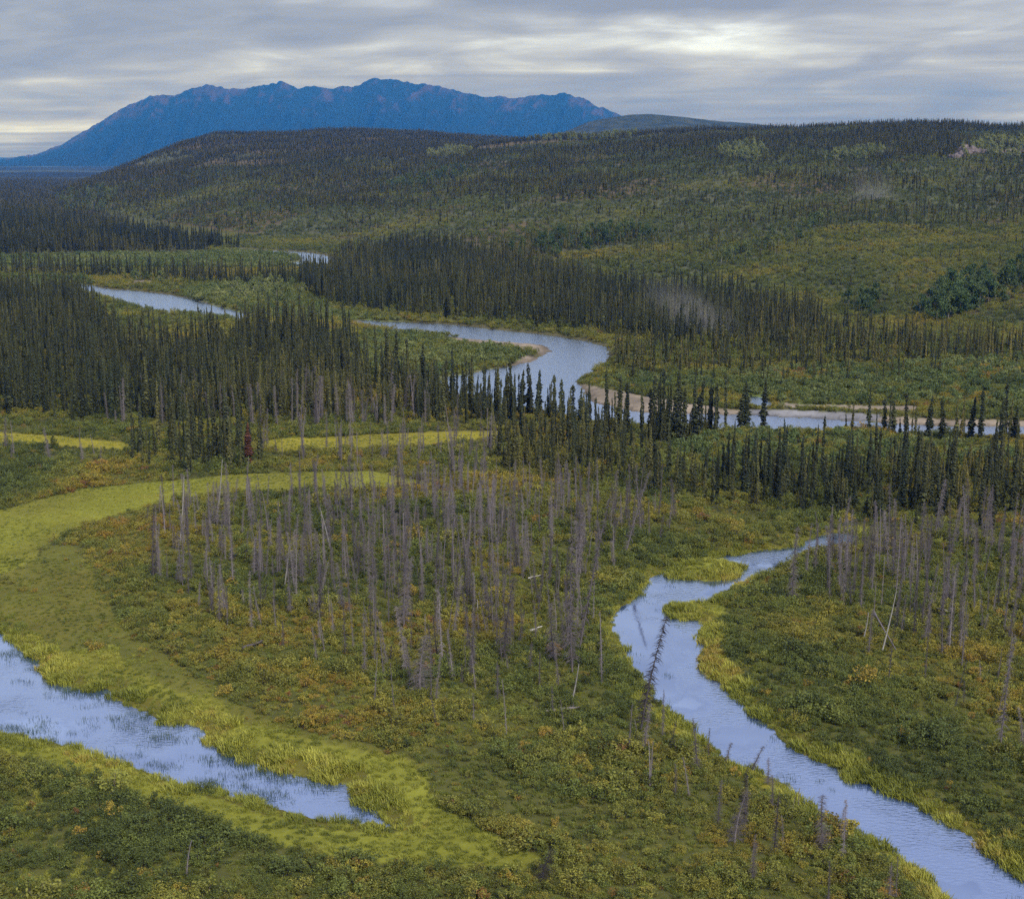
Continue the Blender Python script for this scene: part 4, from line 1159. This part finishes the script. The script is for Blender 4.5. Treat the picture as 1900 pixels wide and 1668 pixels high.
RANK = ['closest', 'second closest', 'third closest', 'fourth closest', 'fifth closest', 'sixth closest', 'seventh closest', 'eighth closest', 'ninth closest', 'tenth closest']
NOUN = {'spruce_tree': ('narrow spruce', 'tree'), 'dead_snag': ('bare snag', 'dead tree'), 'birch_snag': ('white birch pole', 'dead tree'), 'shrub': ('leafy shrub', 'shrub'), 'aspen_tree': ('leafy aspen', 'tree')}
ZONELAB = {'spruce_tree': 'narrow dark spruce in the green stands this side of the river', 'dead_snag': 'bare grey snag in the thick of the dead stand', 'shrub': 'small leafy shrub in the dense thicket near the pond and channel', 'aspen_tree': 'leafy green aspen in the groves on the far slope'}
GROUPS = {'spruce_tree': 'spruces of the valley stands', 'dead_snag': 'dead grey snags standing in the shrubs', 'birch_snag': 'white birch poles', 'shrub': 'shrubs of the near ground', 'aspen_tree': 'aspens of the hillside groves'}
labels = [None] * len(things_rows)
LP = np.array([l[0] for l in LANDMARKS], float)
def size_word(kind, hs):
    if kind in ('shrub',):
        return 'large ' if hs > 0.95 else 'low '
    if kind == 'aspen_tree':
        return 'tall ' if hs > 0.95 else 'small '
    return 'tall ' if hs > 0.85 else ('short ' if hs < 0.55 else 'medium ')
buckets = {}
for j, r in enumerate(things_rows):
    kind, shape, x, y, z, hs = r[:6]
    if isinstance(r[10], str):
        labels[j] = r[10]; continue
    px, py = P(x, y, z)
    q = (LP - (px, py)) * (1, 1.6)
    dd = np.hypot(q[:, 0], q[:, 1]); m = int(dd.argmin())
    ddx, ddy = px - LP[m][0], (py - LP[m][1]) * 1.6
    if abs(ddx) > abs(ddy):
        side = 'left of' if ddx < 0 else 'right of'
    else:
        side = 'behind' if ddy < 0 else 'in front of'
    buckets.setdefault((kind, m, side, size_word(kind, hs)), []).append((dd[m], j))
for (kind, m, side, sw), lst in buckets.items():
    lst.sort()
    for k, (_, j) in enumerate(lst):
        hue = things_rows[j][9]
        noun = NOUN[kind][0]
        if k < len(RANK):
            labels[j] = '%s %s%s %s %s' % (RANK[k], sw, noun, side, LANDMARKS[m][1])
        else:
            labels[j] = '%s%s farther %s %s' % (sw, noun, side, LANDMARKS[m][1])
        labels[j] = labels[j].strip()
first = {}
for j, r in enumerate(things_rows):
    kind, shape, x, y, z, hs, ws, rz, tilt, tint, info = r
    o = plant(kind, shape, x, y, z, hs, ws, rz, tilt, tint, labels[j], NOUN[kind][1], GROUPS[kind])
    first.setdefault((kind, id(shape)), tuple(o.children))
def protos(kind, shapes):
    return [first[(kind, id(s))] for s in shapes if (kind, id(s)) in first]

# ------------------------------------------------------------------ the uncountable rest, standing on the same shapes
def rots(n, tilt=0.02):
    return np.stack([rng.normal(0, tilt, n), rng.normal(0, tilt, n), rng.random(n) * 6.283], 1)
fi = far_i
hs = sh[fi] / 10
ps = protos('spruce_tree', SPRUCE)
wsc = (0.5 + 0.5 * hs) * rng.uniform(0.85, 1.25, len(fi))
wsc = wsc * np.where(sy[fi] > 700, 0.95, 0.66)
scatter('spruce_forest', 'dark spruce forest filling the valley and dotting the hillside', ps, np.stack([sx[fi], sy[fi], sz[fi]], 1), np.stack([wsc, wsc, hs], 1), rots(len(fi)), rng.integers(0, len(ps), len(fi)), stn[fi])
if len(snag_far):
    fi = snag_far
    ps = protos('dead_snag', SNAG)
    hs = dhs[fi] / 10
    scatter('snag_thicket', 'far grey dead snags along the forest edge', ps, np.stack([dxs[fi], dys[fi], dzs[fi]], 1), np.stack([hs ** 0.5, hs ** 0.5, hs], 1), rots(len(fi), 0.04), rng.integers(0, len(ps), len(fi)), np.full(len(fi), 0.5))
fi = aorder[200:]
if len(fi):
    ps = protos('aspen_tree', ASPEN)
    scatter('aspen_grove', 'far green aspen groves and thickets on the hill', ps, np.stack([ax_[fi], ay_[fi], az_[fi]], 1), np.stack([as_[fi]] * 3, 1), rots(len(fi)), rng.integers(0, len(ps), len(fi)), at_[fi])
ps = protos('shrub', SHRUB)
x, y, z, ss, tn = SHR
# low shrubs on the middle ground and the slopes
x2, y2 = sample(0.30, 345, 640)
d2 = water_dist(x2, y2); z2 = HZ(x2, y2, d2)
px, py = P(x2, y2, z2); wx, wy = warp(x2, y2, px, py)
k = (d2 > 1.0) & ~zone_hit([p for p, c in BARE], wx, wy)
x2, y2, z2 = x2[k], y2[k], z2[k]
t2 = np.clip(0.38 + (fbm(x2 / 30, y2 / 30, 3) - 0.5) * 0.9 + rng.normal(0, 0.12, len(x2)), 0, 1)
x3, y3 = sample(0.11, 640, 1500, -150)
z3 = HZ(x3, y3, np.full(x3.shape, 6.0))
k = ((z3 > 3) | ((azim(x3, y3) > 380) & (y3 < 900))) & (water_dist(x3, y3) > 2); x3, y3, z3 = x3[k], y3[k], z3[k]
t3 = np.clip(0.20 + (fbm(x3 / 60, y3 / 60, 3) - 0.5) * 0.9 + rng.normal(0, 0.10, len(x3)), 0, 1)
s2 = rng.uniform(0.9, 1.7, len(x2)); s3 = rng.uniform(0.9, 1.9, len(x3))
X = np.concatenate([x, x2, x3]); Y = np.concatenate([y, y2, y3]); Zs = np.concatenate([z, z2, z3]); S = np.concatenate([ss, s2, s3]); T = np.concatenate([tn, t2, t3])
w_ = S * rng.uniform(0.9, 1.3, len(S))
scatter('shrub_cover', 'dense olive and green shrub cover over the valley floor and slopes', ps, np.stack([X, Y, Zs], 1), np.stack([w_, w_, S * rng.uniform(0.7, 1.1, len(S))], 1), rots(len(X), 0.08), rng.integers(0, len(ps), len(X)), T)
# pale willow thickets
x, y = sample(0.22, 200, 1000)
d = water_dist(x, y); z = HZ(x, y, d); px, py = P(x, y, z); wx, wy = warp(x, y, px, py)
k = zone_hit(WILLOWS, wx, wy) & (d > 1.0) & ~zone_hit([p for p, c in BARE], wx, wy) & (HILLZ(x, y) < 3)
x, y, z = x[k], y[k], z[k]
t = np.clip(0.55 + (fbm(x / 25, y / 25, 3) - 0.5) * 0.8 + rng.normal(0, 0.12, len(x)), 0, 1)
t = np.where(y < 260, np.clip(t - 0.1, 0, 1), t)
s = rng.uniform(0.55, 1.25, len(x)) * np.where(y > 500, 1.2, 0.9)
wl = []
for i, shp in enumerate(WILLOW):
    j = int(np.argsort(y)[i * 3])
    o = plant('willow_shrub', shp, x[j], y[j], z[j], s[j], s[j], 0.0, (0, 0), t[j], ['rounded willow bush at the near edge of the pale thicket beyond the spruces', 'second willow bush at the near edge of the pale thicket', 'third willow bush at the near edge of the pale thicket'][i], 'shrub', 'willow bushes by the river')
    wl.append(tuple(o.children))
scatter('willow_thicket', 'pale green willow thickets along the river bars', wl, np.stack([x, y, z], 1), np.stack([s, s, s * rng.uniform(0.7, 1.1, len(s))], 1), rots(len(x)), rng.integers(0, 3, len(x)), t)

# sedge and reeds: grass protos are themselves clumps of the meadow
def scatter_grass(name, label, meshes, pts, scl, tint, idx_n):
    obs = []
    for k, me in enumerate(meshes):
        o = bpy.data.objects.new('sedge_tuft' if 'sedge' in name else 'reed_tuft', me); COL.objects.link(o)
        o.location = pts[k * 5]; o['tint'] = float(tint[k * 5]); o['kind'] = 'stuff'; o['label'] = 'grass tuft in the ' + ('sedge meadow' if 'sedge' in name else 'pond shallows')
        obs.append((o,))
    scatter(name, label, obs, pts, scl, rots(len(pts), 0.05), rng.integers(0, len(obs), len(pts)), tint)
x, y = sample(4.5, 74, 250)
d = water_dist(x, y)
px, py = P(x, y, np.full(x.shape, 0.4)); wx, wy = warp(x, y, px, py)
sed = zone_hit([p for p, c, kd in MEADOWS if kd == 'sedge'], wx, wy)
sho = zone_hit([p for p, c, kd in MEADOWS if kd == 'short'], wx, wy) & ~sed
edge = (d > -0.25) & (d < 2.4 + 2.0 * (fbm(x / 4, y / 4, 3) - 0.5))
f = fbm(x / 2.2, y / 2.2, 3)
open_ = ~sed & ~sho & ~edge & (d > 0) & (y < 230)
pr = np.where(edge, 0.95, np.where(sed, 0.80, np.where(sho, 0.60, np.where(open_, 0.50, 0))))
k = (rng.random(len(x)) < pr) & (d > -0.25)
x, y, d, edge, sed, sho, f = (q[k] for q in (x, y, d, edge, sed, sho, f))
z = np.maximum(HZ(x, y, d), 0.0) - 0.03
t = np.clip(0.40 + (fbm(x / 9, y / 9, 3) - 0.5) * 1.1 + (fbm(x / 24 + 9, y / 12, 3) - 0.5) * 0.9 + rng.normal(0, 0.12, len(x)) + np.where(edge & sed, 0.12, 0) - np.where(sho, 0.15, 0) - np.where((~sed) & (~sho) & (~edge), 0.22, 0), 0, 1)
s = (0.55 + 0.7 * rng.random(len(x))) * np.where(edge, 0.60 + 0.9 * sstep(0.4, 0.62, f), 0.60) * np.where(sho, 0.7, 1) * np.where(edge & ~sed, 0.8, 1) * np.where((y > 170) & ~edge, 0.6, 1)
scatter_grass('sedge_meadow', 'bright yellow green sedge lining the pond, the channel and the loop meadow', TUFT, np.stack([x, y, z], 1), np.stack([s * 1.15, s * 1.15, s], 1), t, 3)
x, y = sample(5.0, 74, 200)
d = water_dist(x, y)
px, py = P(x, y, np.zeros(x.shape))
f = fbm(x / 3.0 + 20, y / 2.0, 3)
pond = pip(POND, x, y)
k = (d < -0.1) & (d > -5) & (rng.random(len(x)) < sstep(0.47, 0.62, f) * np.where(pond, 1.0, 0.12) * np.where((px > 350) & pond, 1.5, 1) * np.exp(np.minimum(d, 0) / np.where(pond, 2.4, 1.0)))
x, y = x[k], y[k]
s = rng.uniform(0.6, 1.2, len(x))
scatter_grass('reed_patches', 'thin dark emergent reeds standing in the shallows of pond and channel', REED, np.stack([x, y, np.full(len(x), -0.08)], 1), np.stack([s, s, s], 1), rng.random(len(x)), 2)

# ------------------------------------------------------------------ fallen logs, rocks
def log(px0, py0, px1, py1, rad, mat, label, stubs=5, lift=0.35):
    x0, y0 = map(float, U(px0, py0)); x1, y1 = map(float, U(px1, py1))
    L = math.hypot(x1 - x0, y1 - y0)
    me = Mesh(); k = 7
    me.tube([Vector((R.uniform(-.04, .04), R.uniform(-.04, .04), L * i / k)) for i in range(k + 1)], [rad * (1 - 0.6 * i / k) for i in range(k + 1)], 8)
    m2 = Mesh()
    for i in range(stubs * 3):
        zz = R.uniform(0.2, 0.95) * L; a = R.uniform(0, 6.28); l = R.uniform(0.15, 0.7)
        p = Vector((0, 0, zz)); e = p + Vector((math.cos(a) * l, math.sin(a) * l, R.uniform(0, 0.3))); w = Vector((0, 0, 0.02))
        m2.poly(p - w, p + w, e)
    o = thing('fallen_log', label, 'log', None, (x0, y0, hz1(x0, y0) + lift), (0, 0, 0), (1, 1, 1))
    o.rotation_euler = Vector((x1 - x0, y1 - y0, R.uniform(0.0, 0.3))).to_track_quat('Z', 'Y').to_euler()
    part('trunk', me.make('log_trunk', mat), o); part('branch_stubs', m2.make('log_stubs', mat), o)
log(450, 1222, 488, 1211, 0.17, m_snag, 'grey fallen log lying at the shrub edge above the pond meadow', 3)
log(870, 1168, 895, 1160, 0.2, m_snag, 'dark fallen log beside a pale broken pole in the dead stand', 6)
log(980, 1096, 1004, 1094, 0.10, m_birch, 'thin white fallen log in the shrubs of the dead stand, uppermost one', 1, 0.7)
log(982, 1196, 1006, 1191, 0.13, m_birch, 'short white fallen log beside a stout leaning snag', 1, 0.7)
log(1012, 1338, 1085, 1331, 0.15, m_snag, 'long dark fallen tree with bristling branches near the white leaning pole', 10, 0.1)
log(1620, 1160, 1660, 1236, 0.10, m_snag, 'thin fallen pole crossing the white birch on the far bank', 2, 0.9)
log(1368, 1535, 1402, 1535, 0.08, m_birch, 'thin white stick lying at the foot of a fuzzy snag', 1, 0.12)
log(1736, 1158, 1756, 1166, 0.09, m_birch, 'pale short fallen stick among the right bank snags', 1, 0.9)
# driftwood on the river corner
o = None
for k_, (a_, b_, c_, d_, lab) in enumerate(((1060, 704, 1086, 698, 'dark driftwood trunk lying out over the river at the bar corner, upper one'), (1058, 716, 1092, 708, 'dark driftwood trunk lying out over the river at the bar corner, lower one'))):
    log(a_, b_, c_, d_, 0.35, m_bark, lab, 14, 0.5)

# rock outcrop on the slope: a pile of angular boulders
m_stone, g, b = plain_material('pale_rock', (0.30, 0.25, 0.25), 0.9, 0.2)
geo = N(g, 'ShaderNodeNewGeometry'); n = N(g, 'ShaderNodeTexNoise'); n.inputs['Scale'].default_value = 0.9; n.inputs['Detail'].default_value = 6
g.links.new(geo.outputs['Position'], n.inputs['Vector'])
g.links.new(RAMP(g, n.outputs[0], [(0.3, (0.07, 0.06, 0.06)), (0.7, (0.21, 0.175, 0.175))]), b.inputs['Base Color'])
def hill_point(px, py):
    best = None
    r = (px - 950) / FOC; u = (834 - py) / FOC
    t = np.linspace(300, 2600, 4000)
    x = r * t; y = (CP + u * SP) * t; z = CAM_H + (-SP + u * CP) * t
    g_ = HILLZ(x, y)
    i = int(np.argmax(g_ > z))
    return x[i], y[i], g_[i]
import bmesh
ROCKS = [(1775, 298, 5.5, 'largest pale boulder face at the left end of the hillside rock outcrop'), (1800, 290, 6.5, 'tall pale boulder in the middle of the hillside rock outcrop'), (1822, 288, 5.0, 'smaller pale boulder right of the tall one on the hillside outcrop'),
         (1868, 290, 5.0, 'separate pale boulder on the right part of the hillside outcrop'), (1890, 288, 5.5, 'pale boulder at the right end of the hillside outcrop near the picture edge')]
for px, py, s, lab in ROCKS:
    x, y, z = hill_point(px, py)
    bm = bmesh.new()
    for q in range(5):
        mm = Matrix.Translation((R.uniform(-1, 1) * s, R.uniform(-.5, .5) * s, R.uniform(-.2, .3) * s)) @ Matrix.Diagonal((*(R.uniform(0.5, 1.0) * s for _ in range(3)), 1))
        bmesh.ops.create_icosphere(bm, subdivisions=2, radius=1.0, matrix=mm)
    for v in bm.verts:
        v.co += Vector((R.gauss(0, 1), R.gauss(0, 1), R.gauss(0, 1))) * 0.10 * s
    me = bpy.data.meshes.new('rock_outcrop'); bm.to_mesh(me); bm.free()
    o = link('rock_outcrop', me, m_stone)
    o.location = (x, y, z)
    o['label'] = lab; o['category'] = 'rock'; o['group'] = 'boulders of the hillside outcrop'

print('counts: spruce far', len(far_i), 'snags', len(dxs), 'aspen', len(ax_), 'shrubs', len(X))
